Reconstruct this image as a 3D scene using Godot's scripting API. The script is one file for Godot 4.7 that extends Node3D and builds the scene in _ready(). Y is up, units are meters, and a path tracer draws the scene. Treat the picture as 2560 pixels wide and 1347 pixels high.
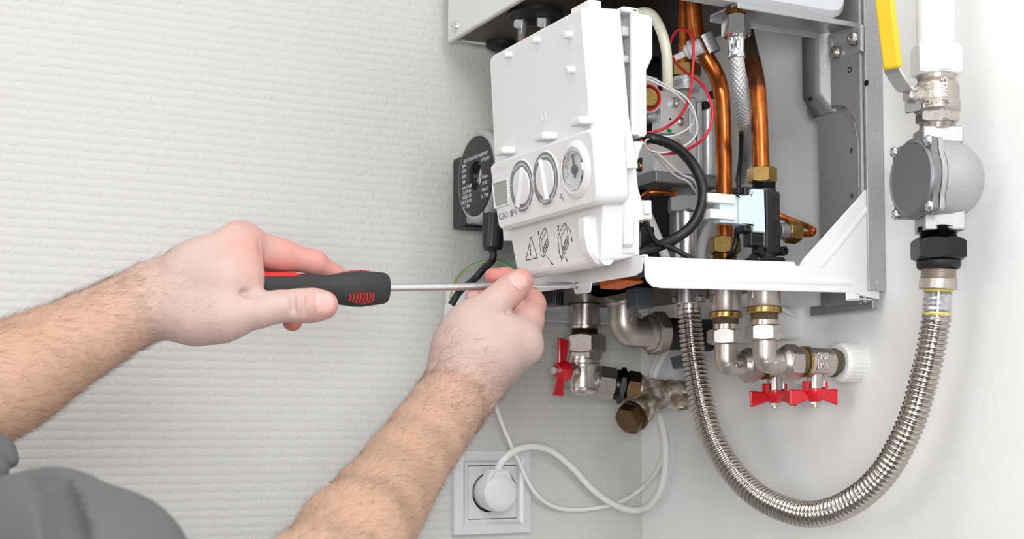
extends Node3D
# A wall-hung boiler with its cover off in the corner of a room, and the two arms of the man who works on it.
# World: y up, metres. The papered wall is the plane z = 0, the painted wall with the boiler is the plane x = 0, the room lies at x < 0, z > 0.
var M := {}
var used := {}
var sgc := 1

func _ready() -> void:
	camera_and_light()
	materials()
	room()
	boiler_body()
	control_box()
	pump()
	pipes_inside()
	gas_valve()
	wiring()
	connections()
	left_valve()
	gas_line()
	socket_and_cords()
	screwdriver()
	person()

func camera_and_light() -> void:
	var cam := Camera3D.new()
	cam.name = "camera"
	var lens := CameraAttributesPhysical.new()
	lens.frustum_focal_length = 50.0
	lens.frustum_focus_distance = 1.24
	lens.exposure_aperture = 13.0
	lens.frustum_near = 0.05
	lens.frustum_far = 50.0
	cam.attributes = lens
	cam.projection = Camera3D.PROJECTION_FRUSTUM
	cam.near = 0.05
	cam.size = 0.05 * 1347.0 / 3555.0
	cam.frustum_offset = Vector2(0, 0.05 * 176.5 / 3555.0)
	add_child(cam)
	cam.position = Vector3(-0.8424, 1.40, 1.35)
	cam.rotation_degrees = Vector3(3.78, -26.8, 0)
	var e := Environment.new()
	e.background_mode = Environment.BG_COLOR
	e.background_color = Color(0.8, 0.85, 0.9)
	e.tonemap_mode = Environment.TONE_MAPPER_LINEAR
	e.tonemap_exposure = 0.92
	e.sdfgi_enabled = true
	e.ssao_enabled = true
	e.ssil_enabled = true
	var we := WorldEnvironment.new()
	we.name = "environment"
	we.environment = e
	add_child(we)
	# unseen softboxes placed to light arms, boiler and walls, plus an added ceiling fill
	lamp_panel("unseen_softbox_lamp", "unseen white softbox above and behind the camera, lights the arms and papered wall", Vector3(-0.52, 2.14, 1.95), Vector3(-0.42, 1.54, 0.20), Vector2(0.45, 0.45), 0.92)
	lamp_panel("unseen_softbox_lamp", "unseen white softbox just behind the camera, lights the inside of the boiler", Vector3(-1.16, 1.43, 1.92), Vector3(-0.20, 1.54, 0.30), Vector2(0.5, 0.5), 1.55)
	lamp_panel("unseen_softbox_lamp", "unseen white softbox far to the left, lights the boiler front and painted wall", Vector3(-2.55, 1.75, 1.15), Vector3(-0.10, 1.55, 0.40), Vector2(0.9, 0.9), 0.62)
	lamp_panel("added_ceiling_lamp", "added flat white ceiling light that fills the room", Vector3(-1.05, 2.66, 1.25), Vector3(-1.05, 0, 1.251), Vector2(1.5, 1.5), 0.45)

func lamp_panel(called: String, label: String, at: Vector3, look: Vector3, size: Vector2, energy: float) -> void:
	var t := thing(called, label, "lamp", at)
	t.look_at_from_position(at, look, Vector3.FORWARD if absf(at.x - look.x) < 0.01 else UP)
	var st := S()
	rbox(st, Transform3D(Basis(), Vector3(0, 0, 0.035)), Vector3(size.x + 0.06, size.y + 0.06, 0.07), 0.01)
	var body := MeshInstance3D.new()
	body.name = "housing"
	st.generate_normals()
	body.mesh = st.commit()
	body.material_override = mk("lamp housing", Color("d8d8d6"), 0.5, 0.0)
	t.add_child(body, true)
	var st2 := S()
	rbox(st2, Transform3D(Basis(), Vector3(0, 0, -0.004)), Vector3(size.x, size.y, 0.008), 0.003)
	st2.generate_normals()
	var face := MeshInstance3D.new()
	face.name = "diffuser"
	face.mesh = st2.commit()
	var fm := mk("lamp diffuser", Color(1, 1, 1), 0.6, 0.0)
	fm.emission_enabled = true
	fm.emission = Color(1.0, 0.985, 0.96)
	fm.emission_energy_multiplier = 1.0
	face.material_override = fm
	t.add_child(face, true)
	var l := AreaLight3D.new()
	l.name = "light"
	l.area_size = size
	l.light_color = Color(0.985, 0.99, 1.0)
	l.light_energy = energy
	l.shadow_enabled = true
	l.set("area_range", 8.0)
	l.set("area_attenuation", 2.0)
	t.add_child(l, true)
	l.position = Vector3(0, 0, -0.012)

# ---------------------------------------------------------------- helpers
const UP := Vector3.UP

func numbered(called: String) -> String:
	if not used.has(called):
		used[called] = 0
		return called
	used[called] += 1
	return "%s_%03d" % [called, used[called]]

func thing(called: String, label: String, category: String, at: Vector3, group := "") -> Node3D:
	var o := Node3D.new()
	o.name = numbered(called)
	add_child(o, true)
	o.position = at
	o.set_meta("label", label)
	o.set_meta("category", category)
	if group != "":
		o.set_meta("group", group)
	return o

func S() -> SurfaceTool:
	var st := SurfaceTool.new()
	st.begin(Mesh.PRIMITIVE_TRIANGLES)
	return st

func put(called: String, st: SurfaceTool, m: Material, parent: Node3D, label := "") -> MeshInstance3D:   # world coordinates
	var o := MeshInstance3D.new()
	o.name = called
	st.generate_normals()
	o.mesh = st.commit()
	o.material_override = m
	parent.add_child(o, true)
	o.position = -parent.global_position
	if label != "":
		o.set_meta("label", label)
	return o

func solo(called: String, label: String, category: String, st: SurfaceTool, m: Material, at: Vector3, group := "") -> MeshInstance3D:
	var t := thing(called, label, category, at, group)
	return put("body", st, m, t)

func ng() -> int:
	sgc += 1
	return sgc

func tri(st: SurfaceTool, a: Vector3, b: Vector3, c: Vector3, o: Vector3, sg: int) -> void:
	st.set_smooth_group(sg)
	st.add_vertex(a)
	if (a - c).cross(a - b).dot(o) < 0.0:
		st.add_vertex(c)
		st.add_vertex(b)
	else:
		st.add_vertex(b)
		st.add_vertex(c)

func quad(st: SurfaceTool, a: Vector3, b: Vector3, c: Vector3, d: Vector3, o: Vector3, sg: int) -> void:
	tri(st, a, b, c, o, sg)
	tri(st, a, c, d, o, sg)

func perp(d: Vector3) -> Vector3:
	var h := UP if absf(d.y) < 0.9 else Vector3.RIGHT
	return h.cross(d).normalized()

# profile of [distance along d, radius]; corners sharper than 30 degrees stay sharp
func lathe(st: SurfaceTool, o: Vector3, dir: Vector3, prof: Array, n := 40, rf = null) -> void:
	var d := dir.normalized()
	var e1 := perp(d)
	var e2 := d.cross(e1)
	var sg := ng()
	for k in prof.size() - 1:
		var p := Vector2(prof[k][0], prof[k][1])
		var q := Vector2(prof[k + 1][0], prof[k + 1][1])
		if p.distance_to(q) < 1e-7:
			continue
		if k > 0:
			var pp := Vector2(prof[k - 1][0], prof[k - 1][1])
			if absf((p - pp).angle_to(q - p)) > 0.55:
				sg = ng()
		for i in n:
			var a := TAU * i / n
			var b := TAU * (i + 1) / n
			var fa: float = rf.call(a) if rf != null else 1.0
			var fb: float = rf.call(b) if rf != null else 1.0
			var ra := e1 * cos(a) + e2 * sin(a)
			var rb := e1 * cos(b) + e2 * sin(b)
			var out := (ra + rb) * 0.5 * (q.x - p.x) - d * (q.y - p.y)
			var v0 := o + d * p.x + ra * p.y * fa
			var v1 := o + d * p.x + rb * p.y * fb
			var v2 := o + d * q.x + rb * q.y * fb
			var v3 := o + d * q.x + ra * q.y * fa
			if p.y < 1e-6:
				tri(st, v0, v2, v3, out, sg)
			elif q.y < 1e-6:
				tri(st, v0, v1, v2, out, sg)
			else:
				quad(st, v0, v1, v2, v3, out, sg)

func cyl(st: SurfaceTool, a: Vector3, b: Vector3, r: float, bev := 0.0005, n := 32) -> void:
	var h := a.distance_to(b)
	lathe(st, a, b - a, [[0, 0], [0, r - bev], [bev, r], [h - bev, r], [h, r - bev], [h, 0]], n)

func thread(o_prof: Array, t0: float, t1: float, r: float, pitch: float, depth: float) -> Array:   # a ridged run for a profile
	var t := t0
	while t < t1 - pitch * 0.6:
		o_prof.append([t + pitch * 0.5, r])
		o_prof.append([t + pitch, r - depth])
		t += pitch
	return o_prof

func hexnut(st: SurfaceTool, o: Vector3, dir: Vector3, h: float, ap: float, rot := 0.0, both := true) -> void:
	var d := dir.normalized()
	var e1 := perp(d).rotated(d, rot)
	var e2 := d.cross(e1)
	var gt := ng()
	var gb := ng()
	for f in 6:
		var sg := ng()
		for k in 6:
			var pts := []
			for kk in [k, k + 1]:
				var la: float = -PI / 6 + PI / 3 * kk / 6.0
				var r := ap / cos(la)
				var dirr := e1 * cos(la + f * PI / 3) + e2 * sin(la + f * PI / 3)
				var drop := (r - ap) * 0.62 + ap * 0.03
				pts.append([dirr, r, drop])
			var A: Array = pts[0]
			var B: Array = pts[1]
			var out: Vector3 = A[0] + B[0]
			var lo0: float = A[2] if both else 0.0
			var lo1: float = B[2] if both else 0.0
			var a0: Vector3 = o + d * lo0 + A[0] * A[1]
			var b0: Vector3 = o + d * lo1 + B[0] * B[1]
			var a1: Vector3 = o + d * (h - A[2]) + A[0] * A[1]
			var b1: Vector3 = o + d * (h - B[2]) + B[0] * B[1]
			quad(st, a0, b0, b1, a1, out, sg)
			var at: Vector3 = o + d * h + A[0] * ap * 0.96
			var bt: Vector3 = o + d * h + B[0] * ap * 0.96
			quad(st, a1, b1, bt, at, out + d, gt)
			tri(st, at, bt, o + d * h, d, 1000000 + gt)
			var ab: Vector3 = o + A[0] * (ap * 0.96 if both else A[1])
			var bb: Vector3 = o + B[0] * (ap * 0.96 if both else B[1])
			if both:
				quad(st, a0, b0, bb, ab, out - d, gb)
			tri(st, ab, bb, o, -d, 1000000 + gb)

func spline(pts: Array, seg := 10) -> Array:
	var r := []
	var n := pts.size()
	for i in n - 1:
		var p0: Vector3 = pts[maxi(i - 1, 0)]
		var p1: Vector3 = pts[i]
		var p2: Vector3 = pts[i + 1]
		var p3: Vector3 = pts[mini(i + 2, n - 1)]
		for k in seg:
			r.append(p1.cubic_interpolate(p2, p0, p3, k / float(seg)))
	r.append(pts[n - 1])
	return r

func resample(path: Array, step: float) -> Array:
	var r := [path[0]]
	var left := step
	for i in path.size() - 1:
		var a: Vector3 = path[i]
		var b: Vector3 = path[i + 1]
		var l := a.distance_to(b)
		var at := 0.0
		while l - at > left:
			at += left
			r.append(a.lerp(b, at / l))
			left = step
		left -= l - at
	return r

# rad: a number or a Callable(arc length, angle)
func tube(st: SurfaceTool, path: Array, rad, n := 16, caps := true) -> void:
	var sg := ng()
	var t: Vector3 = (path[1] - path[0]).normalized()
	var e := perp(t)
	var prev := []
	var s := 0.0
	var fn: bool = rad is Callable
	for i in path.size():
		var p: Vector3 = path[i]
		var nt: Vector3 = (path[mini(i + 1, path.size() - 1)] - path[maxi(i - 1, 0)]).normalized()
		e = (e - nt * e.dot(nt)).normalized()
		var f := nt.cross(e)
		if i > 0:
			s += p.distance_to(path[i - 1])
		var ringv := []
		for k in n:
			var a := TAU * k / n
			var r: float = rad.call(s, a) if fn else rad
			ringv.append(p + (e * cos(a) + f * sin(a)) * r)
		if i > 0:
			var q: Vector3 = path[i - 1]
			for k in n:
				var k2 := (k + 1) % n
				quad(st, prev[k], prev[k2], ringv[k2], ringv[k], prev[k] + ringv[k2] - p - q, sg)
		if caps and (i == 0 or i == path.size() - 1):
			var g2 := ng()
			for k in n:
				tri(st, ringv[k], ringv[(k + 1) % n], p, -nt if i == 0 else nt, g2)
		prev = ringv

func rbox(st: SurfaceTool, xf: Transform3D, size: Vector3, r: float) -> void:
	var h := size * 0.5
	r = minf(r, minf(h.x, minf(h.y, h.z)) * 0.98)
	var sg := ng()
	var fr := [-1.0, -0.45, 0.0]
	for ax in 3:
		for sgn in [-1.0, 1.0]:
			var u := (ax + 1) % 3
			var v := (ax + 2) % 3
			var cu := []
			var cv := []
			for k in [0, 1, 2]:
				cu.append(-h[u] + r + r * fr[k])
				cv.append(-h[v] + r + r * fr[k])
			for k in [2, 1, 0]:
				cu.append(h[u] - r - r * fr[k])
				cv.append(h[v] - r - r * fr[k])
			var grid := []
			for a in cu:
				var row := []
				for b in cv:
					var p := Vector3()
					p[ax] = h[ax] * sgn
					p[u] = a
					p[v] = b
					var inner := p.clamp(-(h - Vector3.ONE * r), h - Vector3.ONE * r)
					var nn := (p - inner).normalized()
					row.append(xf * (inner + nn * r))
				grid.append(row)
			for i in 5:
				for j in 5:
					var o: Vector3 = (xf.basis * axisv(ax)) * sgn
					var c: Vector3 = (grid[i][j] + grid[i + 1][j + 1]) * 0.5 - xf.origin
					quad(st, grid[i][j], grid[i + 1][j], grid[i + 1][j + 1], grid[i][j + 1], o * 0.02 + c * 0.001, (sg if (i != 2 or j != 2) else -1))

func axisv(k: int) -> Vector3:
	return [Vector3(1, 0, 0), Vector3(0, 1, 0), Vector3(0, 0, 1)][k]

func bx(st: SurfaceTool, a: Vector3, b: Vector3, r: float) -> void:
	rbox(st, Transform3D(Basis(), (a + b) * 0.5), (b - a).abs(), r)

func rp(pts: Array, r, seg := 5) -> Array:   # a polygon with rounded corners; r a number or one per corner
	var out := []
	var n := pts.size()
	for i in n:
		var p: Vector2 = pts[i]
		var a: Vector2 = pts[(i + n - 1) % n]
		var b: Vector2 = pts[(i + 1) % n]
		var rr: float = r[i] if r is Array else r
		var da := (a - p).normalized()
		var db := (b - p).normalized()
		var ang := absf(da.angle_to(db))
		var cut := minf(rr / tan(ang * 0.5), minf(p.distance_to(a), p.distance_to(b)) * 0.48)
		if rr < 1e-6 or ang > 3.0:
			out.append(p)
			continue
		for k in seg + 1:
			var t := k / float(seg)
			var s := p + da * cut
			var e := p + db * cut
			out.append(s.lerp(p, t).lerp(p.lerp(e, t), t))
	return out

func FX(x: float) -> Transform3D:   # polygon points are (z, y), the front face looks to -x
	return Transform3D(Basis(Vector3(0, 0, 1), Vector3(0, 1, 0), Vector3(-1, 0, 0)), Vector3(x, 0, 0))

func FZ(z: float) -> Transform3D:   # polygon points are (x, y), the front face looks to +z
	return Transform3D(Basis(), Vector3(0, 0, z))

func FY(y: float) -> Transform3D:   # polygon points are (x, z), the front face looks down
	return Transform3D(Basis(Vector3(1, 0, 0), Vector3(0, 0, 1), Vector3(0, -1, 0)), Vector3(0, y, 0))

func xy(p: Vector3) -> Vector2:
	return Vector2(p.x, p.y)

func zy(p: Vector3) -> Vector2:
	return Vector2(p.z, p.y)

func prism(st: SurfaceTool, poly: Array, xf: Transform3D, depth: float, bev := 0.0) -> void:   # front face at local z = 0, body behind it
	var n := poly.size()
	var area := 0.0
	for i in n:
		var p: Vector2 = poly[i]
		area += p.cross(poly[(i + 1) % n])
	if area < 0:
		poly = poly.duplicate()
		poly.reverse()
	var inn := []
	for i in n:
		var p: Vector2 = poly[i]
		var e1: Vector2 = (p - poly[(i + n - 1) % n]).normalized()
		var e2: Vector2 = (poly[(i + 1) % n] - p).normalized()
		var n1 := Vector2(-e1.y, e1.x)
		var n2 := Vector2(-e2.y, e2.x)
		var bis := n1 + n2
		var l := maxf(bis.length_squared(), 0.5)
		inn.append(p + bis * (2.0 / l) * bev)
	var idx := Geometry2D.triangulate_polygon(PackedVector2Array(inn))
	if idx.is_empty():
		idx = Geometry2D.triangulate_polygon(PackedVector2Array(poly))
	if idx.is_empty():
		printerr("no triangles for a polygon of ", n)
	var fz := xf.basis.z
	var g1 := ng()
	var g2 := ng()
	for k in range(0, idx.size(), 3):
		var a: Vector2 = inn[idx[k]]
		var b: Vector2 = inn[idx[k + 1]]
		var c: Vector2 = inn[idx[k + 2]]
		tri(st, xf * Vector3(a.x, a.y, 0), xf * Vector3(b.x, b.y, 0), xf * Vector3(c.x, c.y, 0), fz, -1)
		tri(st, xf * Vector3(a.x, a.y, -depth), xf * Vector3(b.x, b.y, -depth), xf * Vector3(c.x, c.y, -depth), -fz, -1)
	var rings := [[inn, 0.0], [poly, -bev], [poly, -depth + bev], [inn, -depth]] if bev > 0.0 else [[poly, 0.0], [poly, -depth]]
	var gs := []
	var g := ng()
	for i in n:
		var p: Vector2 = poly[i]
		var e1: Vector2 = p - poly[(i + n - 1) % n]
		var e2: Vector2 = poly[(i + 1) % n] - p
		if absf(e1.angle_to(e2)) > 0.6:
			g = ng()
		gs.append(g)
	for k in rings.size() - 1:
		var A: Array = rings[k][0]
		var B: Array = rings[k + 1][0]
		var za: float = rings[k][1]
		var zb: float = rings[k + 1][1]
		for i in n:
			var j := (i + 1) % n
			var e: Vector2 = poly[j] - poly[i]
			var o := xf.basis * Vector3(e.y, -e.x, 0).normalized()
			o += fz * (0.7 if k == 0 and bev > 0 else (-0.7 if k == 2 else 0.0))
			quad(st, xf * Vector3(A[i].x, A[i].y, za), xf * Vector3(A[j].x, A[j].y, za), xf * Vector3(B[j].x, B[j].y, zb), xf * Vector3(B[i].x, B[i].y, zb), o, gs[i] + (100000 * (k + 1)))

func circle2(c: Vector2, r: float, n := 28, a0 := 0.0, a1 := TAU) -> Array:
	var out := []
	var full := absf(a1 - a0 - TAU) < 1e-4
	for i in (n if full else n + 1):
		var a := a0 + (a1 - a0) * i / n
		out.append(c + Vector2(cos(a), sin(a)) * r)
	return out

func ballp(st: SurfaceTool, o: Vector3, d: Vector3, r: float, flat := 1.0, n := 24) -> void:   # a dome or ball squashed along d
	var prof := []
	for k in 13:
		var a := PI * k / 12.0
		prof.append([-cos(a) * r * flat, sin(a) * r])
	lathe(st, o, d, prof, n)

func screw(st: SurfaceTool, o: Vector3, d: Vector3, r: float, h := 0.0) -> void:   # a pan head with a cross recess
	if h == 0.0:
		h = r * 0.6
	d = d.normalized()
	lathe(st, o, d, [[0, 0], [0, r], [h * 0.35, r], [h * 0.75, r * 0.8], [h, r * 0.45], [h * 1.02, r * 0.3], [h * 0.6, r * 0.12], [h * 0.6, 0]], 24)
	var e := perp(d)
	for k in 2:
		var b := Basis(e, d, e.cross(d)).rotated(d, k * PI / 2 + 0.5)
		rbox(st, Transform3D(b, o + d * h * 0.98), Vector3(r * 1.0, r * 0.06, r * 0.2), r * 0.02)

func stroke(st: SurfaceTool, xf: Transform3D, pts: Array, w: float, closed := false) -> void:   # a printed line
	var n := pts.size()
	for i in (n if closed else n - 1):
		var a: Vector2 = pts[i]
		var b: Vector2 = pts[(i + 1) % n]
		var d := (b - a).normalized()
		var s := Vector2(-d.y, d.x) * w * 0.5
		a -= d * w * 0.3
		b += d * w * 0.3
		var z := 0.00025
		quad(st, xf * Vector3(a.x + s.x, a.y + s.y, z), xf * Vector3(a.x - s.x, a.y - s.y, z), xf * Vector3(b.x - s.x, b.y - s.y, z), xf * Vector3(b.x + s.x, b.y + s.y, z), xf.basis.z, 5)

func text(parent: Node3D, s: String, h: float, at: Vector3, b: Basis, m: Material, depth := 0.0004, serif := "Droid Sans", weight := 400) -> MeshInstance3D:
	var f := SystemFont.new()
	f.font_names = PackedStringArray([serif])
	f.font_weight = weight
	var t := TextMesh.new()
	t.text = s
	t.font = f
	t.font_size = 48
	t.pixel_size = h / 34.0
	t.depth = depth
	t.curve_step = 1.0
	var o := MeshInstance3D.new()
	o.name = "lettering"
	o.mesh = t
	o.material_override = m
	parent.add_child(o, true)
	o.transform = Transform3D(b, at - parent.global_position)
	return o

func dup(o: Node3D, offset: Vector3, label: String) -> Node3D:
	var c: Node3D = o.duplicate()
	c.name = numbered(o.name)
	add_child(c, true)
	c.position = o.position + offset
	c.set_meta("label", label)
	return c

# ---------------------------------------------------------------- materials
func mk(called: String, c: Color, rough: float, metal: float, spec := 0.5) -> StandardMaterial3D:
	var m := StandardMaterial3D.new()
	m.resource_name = called
	m.albedo_color = c
	m.roughness = rough
	m.metallic = metal
	m.metallic_specular = spec
	M[called] = m
	return m

func ntex(freq: float, ramp: Array, seed_ := 1, oct := 3, size := 512, type := FastNoiseLite.TYPE_SIMPLEX_SMOOTH) -> NoiseTexture2D:
	var n := FastNoiseLite.new()
	n.noise_type = type
	n.seed = seed_
	n.frequency = freq
	n.fractal_octaves = oct
	var t := NoiseTexture2D.new()
	t.width = size
	t.height = size
	t.seamless = true
	t.noise = n
	var g := Gradient.new()
	g.offsets = PackedFloat32Array(ramp.map(func(r): return r[0]))
	g.colors = PackedColorArray(ramp.map(func(r): return r[1]))
	t.color_ramp = g
	return t

func nmap(freq: float, strength: float, seed_ := 1, oct := 3, type := FastNoiseLite.TYPE_SIMPLEX_SMOOTH) -> NoiseTexture2D:
	var t := ntex(freq, [[0.0, Color.BLACK], [1.0, Color.WHITE]], seed_, oct, 512, type)
	t.color_ramp = null
	t.as_normal_map = true
	t.bump_strength = strength
	return t

func tri_map(m: StandardMaterial3D, s: Vector3) -> void:
	m.uv1_triplanar = true
	m.uv1_world_triplanar = true
	m.uv1_scale = s

func grey(a: float) -> Color:
	return Color(a, a, a)

func materials() -> void:
	var speck := ntex(0.06, [[0.0, grey(0.78)], [0.5, grey(0.94)], [1.0, grey(1.0)]], 3, 4)
	var rough_n := ntex(0.03, [[0.0, grey(0.75)], [1.0, grey(1.0)]], 5, 3)
	var grain_n := nmap(0.25, 2.0, 7, 2)
	var soft_n := nmap(0.03, 1.2, 9, 3)
	var streak := ntex(0.03, [[0.0, grey(0.84)], [0.45, grey(0.93)], [1.0, grey(1.0)]], 11, 5)
	mk("white_plastic", Color("dfdfdf"), 0.42, 0.0, 0.35)
	mk("white_enamel", Color("e6e6e7"), 0.32, 0.0)
	mk("white_paint", Color("f0f0ee"), 0.35, 0.0)
	mk("white_cord", Color("ecebe9"), 0.45, 0.0)
	mk("grey_cord", Color("cfcdcb"), 0.45, 0.0)
	mk("grey_enamel", Color("dcdcd8"), 0.35, 0.0)
	mk("vessel_enamel", Color("c9cacd"), 0.3, 0.0)
	mk("print_black", Color("1c1c1e"), 0.6, 0.0)
	mk("print_grey", Color("86868a"), 0.6, 0.0)
	mk("print_white", Color("d2d2d2"), 0.6, 0.0)
	mk("ring_grey", Color("7b7b7d"), 0.45, 0.0)
	mk("lcd", Color("9a9c98"), 0.2, 0.0)
	mk("black_plastic", Color("1b1b1c"), 0.35, 0.0)
	mk("black_rubber", Color("111111"), 0.55, 0.0)
	mk("black_cable", Color("161617"), 0.4, 0.0)
	mk("pump_black", Color("242425"), 0.5, 0.0)
	mk("painted_shade", Color("0a0a0a"), 0.9, 0.0)  # near-black that stands for shade in holes and the socket
	mk("slate_plastic", Color("4a5057"), 0.5, 0.0)
	mk("blue_plastic", Color("d3e2ea"), 0.4, 0.0)
	mk("red_wire", Color("d0202c"), 0.4, 0.0)
	mk("green_wire", Color("17935a"), 0.4, 0.0)
	mk("yellow_wire", Color("d8c23a"), 0.4, 0.0)
	mk("orange_rubber", Color("dc640e"), 0.45, 0.0)
	var rv := mk("red_enamel", Color("cf0a1e"), 0.22, 0.0)
	rv.clearcoat_enabled = true
	rv.clearcoat = 0.4
	mk("yellow_vinyl", Color("e6c42a"), 0.42, 0.0)
	mk("red_rubber", Color("e8281e"), 0.4, 0.0)
	var gp := mk("grip_rubber", Color("2b2b2c"), 0.62, 0.0)
	gp.normal_enabled = true
	gp.normal_texture = grain_n
	gp.normal_scale = 0.5
	tri_map(gp, Vector3.ONE * 40.0)
	var tb := mk("silicone_tube", Color("e9e4cf"), 0.3, 0.0)
	tb.subsurf_scatter_enabled = true
	tb.subsurf_scatter_strength = 0.3
	# metals: each with its own grain
	for a in [["nickel", Color("d6cdc5"), 0.30, 12.0], ["nickel_cast", Color("cdc3ba"), 0.42, 30.0], ["chrome", Color("e6e6e6"), 0.10, 8.0], ["steel_bright", Color("d8d8da"), 0.32, 10.0], ["braid_steel", Color("bdbdbe"), 0.38, 10.0], ["hose_steel", Color("b9b0a8"), 0.16, 10.0], ["cast_alu", Color("c2c2c2"), 0.52, 22.0], ["cast_dark", Color("8d8e90"), 0.5, 22.0], ["die_cast", Color("d6d7d9"), 0.42, 16.0], ["brass", Color("b9985a"), 0.30, 12.0], ["brass_dark", Color("8a6a3a"), 0.35, 12.0], ["iron_black", Color("3b3b3c"), 0.34, 14.0], ["old_brass", Color("7b6147"), 0.4, 14.0]]:
		var m := mk(a[0], a[1], a[2], 1.0)
		if not a[0] in ["chrome", "steel_bright", "hose_steel", "die_cast", "braid_steel"]:
			m.albedo_texture = speck
		m.roughness_texture = rough_n
		tri_map(m, Vector3.ONE * a[3])
		if a[0] in ["die_cast", "cast_alu", "cast_dark", "braid_steel"]:
			m.metallic = 0.55
		if a[0] in ["nickel", "nickel_cast", "brass", "galvanised"]:
			m.metallic = 0.9
		if a[0] in ["nickel_cast", "cast_alu", "cast_dark", "die_cast"]:
			m.normal_enabled = true
			m.normal_texture = grain_n
			m.normal_scale = 0.2
	var gv := mk("galvanised", Color("bdbec0"), 0.42, 0.55)
	gv.albedo_texture = streak
	gv.roughness_texture = rough_n
	tri_map(gv, Vector3(40, 18, 40))
	var gd := mk("sheet_steel", Color("a6a7a9"), 0.45, 0.45)
	gd.albedo_texture = streak
	gd.roughness_texture = rough_n
	tri_map(gd, Vector3(45, 14, 45))
	var bp := mk("base_steel", Color("51463f"), 0.36, 0.6)
	bp.albedo_texture = streak
	tri_map(bp, Vector3(6, 6, 6))
	var cu := mk("copper", Color(1, 1, 1), 0.36, 0.9)
	cu.albedo_texture = ntex(0.012, [[0.0, Color("7c4222")], [0.4, Color("b3602c")], [0.7, Color("ca7236")], [1.0, Color("d88a50")]], 21, 4)
	cu.roughness_texture = rough_n
	tri_map(cu, Vector3(14, 6, 14))
	var cg := mk("copper_green", Color(1, 1, 1), 0.4, 0.8)
	cg.albedo_texture = ntex(0.015, [[0.0, Color("3d4a44")], [0.35, Color("5a5a50")], [0.65, Color("6d5a48")], [1.0, Color("8a5a3a")]], 22, 4)
	tri_map(cg, Vector3(14, 9, 14))
	var cdk := mk("copper_dark", Color(1, 1, 1), 0.42, 0.85)
	cdk.albedo_texture = ntex(0.02, [[0.0, Color("4a3226")], [0.5, Color("7a4a30")], [1.0, Color("9c5c36")]], 23, 4)
	tri_map(cdk, Vector3(14, 9, 14))
	var lime := mk("limed_brass", Color(1, 1, 1), 0.5, 0.35)
	lime.albedo_texture = ntex(0.012, [[0.0, Color("54402f")], [0.40, Color("8a745c")], [0.55, Color("b5a694")], [0.72, Color("dcd6d0")], [1.0, Color("eeeae6")]], 31, 3)
	lime.normal_enabled = true
	lime.normal_texture = soft_n
	lime.normal_scale = 0.8
	tri_map(lime, Vector3.ONE * 11.0)
	var hemp := mk("hemp", Color(1, 1, 1), 0.9, 0.0)
	hemp.albedo_texture = ntex(0.05, [[0.0, Color("2a241c")], [0.5, Color("6b5a44")], [1.0, Color("a08c6c")]], 33, 4)
	hemp.normal_enabled = true
	hemp.normal_texture = grain_n
	hemp.normal_scale = 1.0
	tri_map(hemp, Vector3.ONE * 40.0)
	var foil := mk("foil", Color("cfcfd0"), 0.25, 1.0)
	foil.normal_enabled = true
	foil.normal_texture = nmap(0.02, 6.0, 41, 2, FastNoiseLite.TYPE_CELLULAR)
	foil.normal_scale = 2.0
	tri_map(foil, Vector3.ONE * 14.0)
	var clear := mk("clear_plastic", Color(0.97, 0.98, 0.98, 0.06), 0.08, 0.0)
	clear.transparency = BaseMaterial3D.TRANSPARENCY_ALPHA
	var gl := mk("glass", Color(0.95, 0.97, 0.97, 0.06), 0.03, 0.0)
	gl.transparency = BaseMaterial3D.TRANSPARENCY_ALPHA
	var oc := mk("silver_plastic", Color("d6d7d9"), 0.36, 0.15)
	oc.roughness_texture = rough_n
	tri_map(oc, Vector3.ONE * 8.0)
	# woven wallpaper: rows of short knots, 8 mm apart
	var wh := weave(false)
	var wp := mk("wallpaper", Color("cdccc9"), 0.82, 0.0, 0.3)
	wp.normal_enabled = true
	wp.normal_texture = ImageTexture.create_from_image(wh[1])
	wp.normal_scale = 0.26
	wp.heightmap_enabled = true
	wp.heightmap_texture = ImageTexture.create_from_image(wh[0])
	wp.heightmap_scale = 0.042
	tri_map(wp, Vector3.ONE / 0.0672)
	var pw := mk("painted_wall", Color("f8f8f7"), 0.6, 0.0, 0.4)
	pw.albedo_texture = ntex(0.006, [[0.0, grey(0.965)], [1.0, grey(1.0)]], 51, 4)
	pw.normal_enabled = true
	pw.normal_texture = nmap(0.05, 0.5, 52, 3)
	pw.normal_scale = 0.35
	tri_map(pw, Vector3(3, 1.2, 3))
	mk("room_wall", Color("e6e6e6"), 0.8, 0.0)  # pale tone of the unseen walls, chosen to bounce light
	mk("room_floor", Color("959391"), 0.6, 0.0)  # unseen floor, grey chosen for bounced light and metal reflections
	mk("ceiling_paint", Color("e8e8e6"), 0.85, 0.0)
	var sh := mk("grey_cloth", Color("5a5b5c"), 0.85, 0.0, 0.3)
	sh.rim_enabled = true
	sh.rim = 0.25
	sh.normal_enabled = true
	sh.normal_texture = ImageTexture.create_from_image(weave(true)[1])
	sh.normal_scale = 0.5
	tri_map(sh, Vector3.ONE / 0.012)
	var sk := mk("skin", Color(1, 1, 1), 0.5, 0.0, 0.45)
	sk.vertex_color_use_as_albedo = true
	sk.normal_enabled = true
	sk.normal_texture = nmap(0.09, 1.6, 61, 3, FastNoiseLite.TYPE_CELLULAR)
	sk.normal_scale = 0.40
	sk.albedo_texture = ntex(0.05, [[0.0, Color(0.94, 0.88, 0.87)], [0.45, Color(0.98, 0.965, 0.955)], [1.0, Color(1, 1, 1)]], 63, 4)
	sk.subsurf_scatter_enabled = true
	sk.subsurf_scatter_strength = 0.12
	tri_map(sk, Vector3.ONE * 22.0)
	mk("nail", Color("d9a9a2"), 0.28, 0.0)
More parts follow.
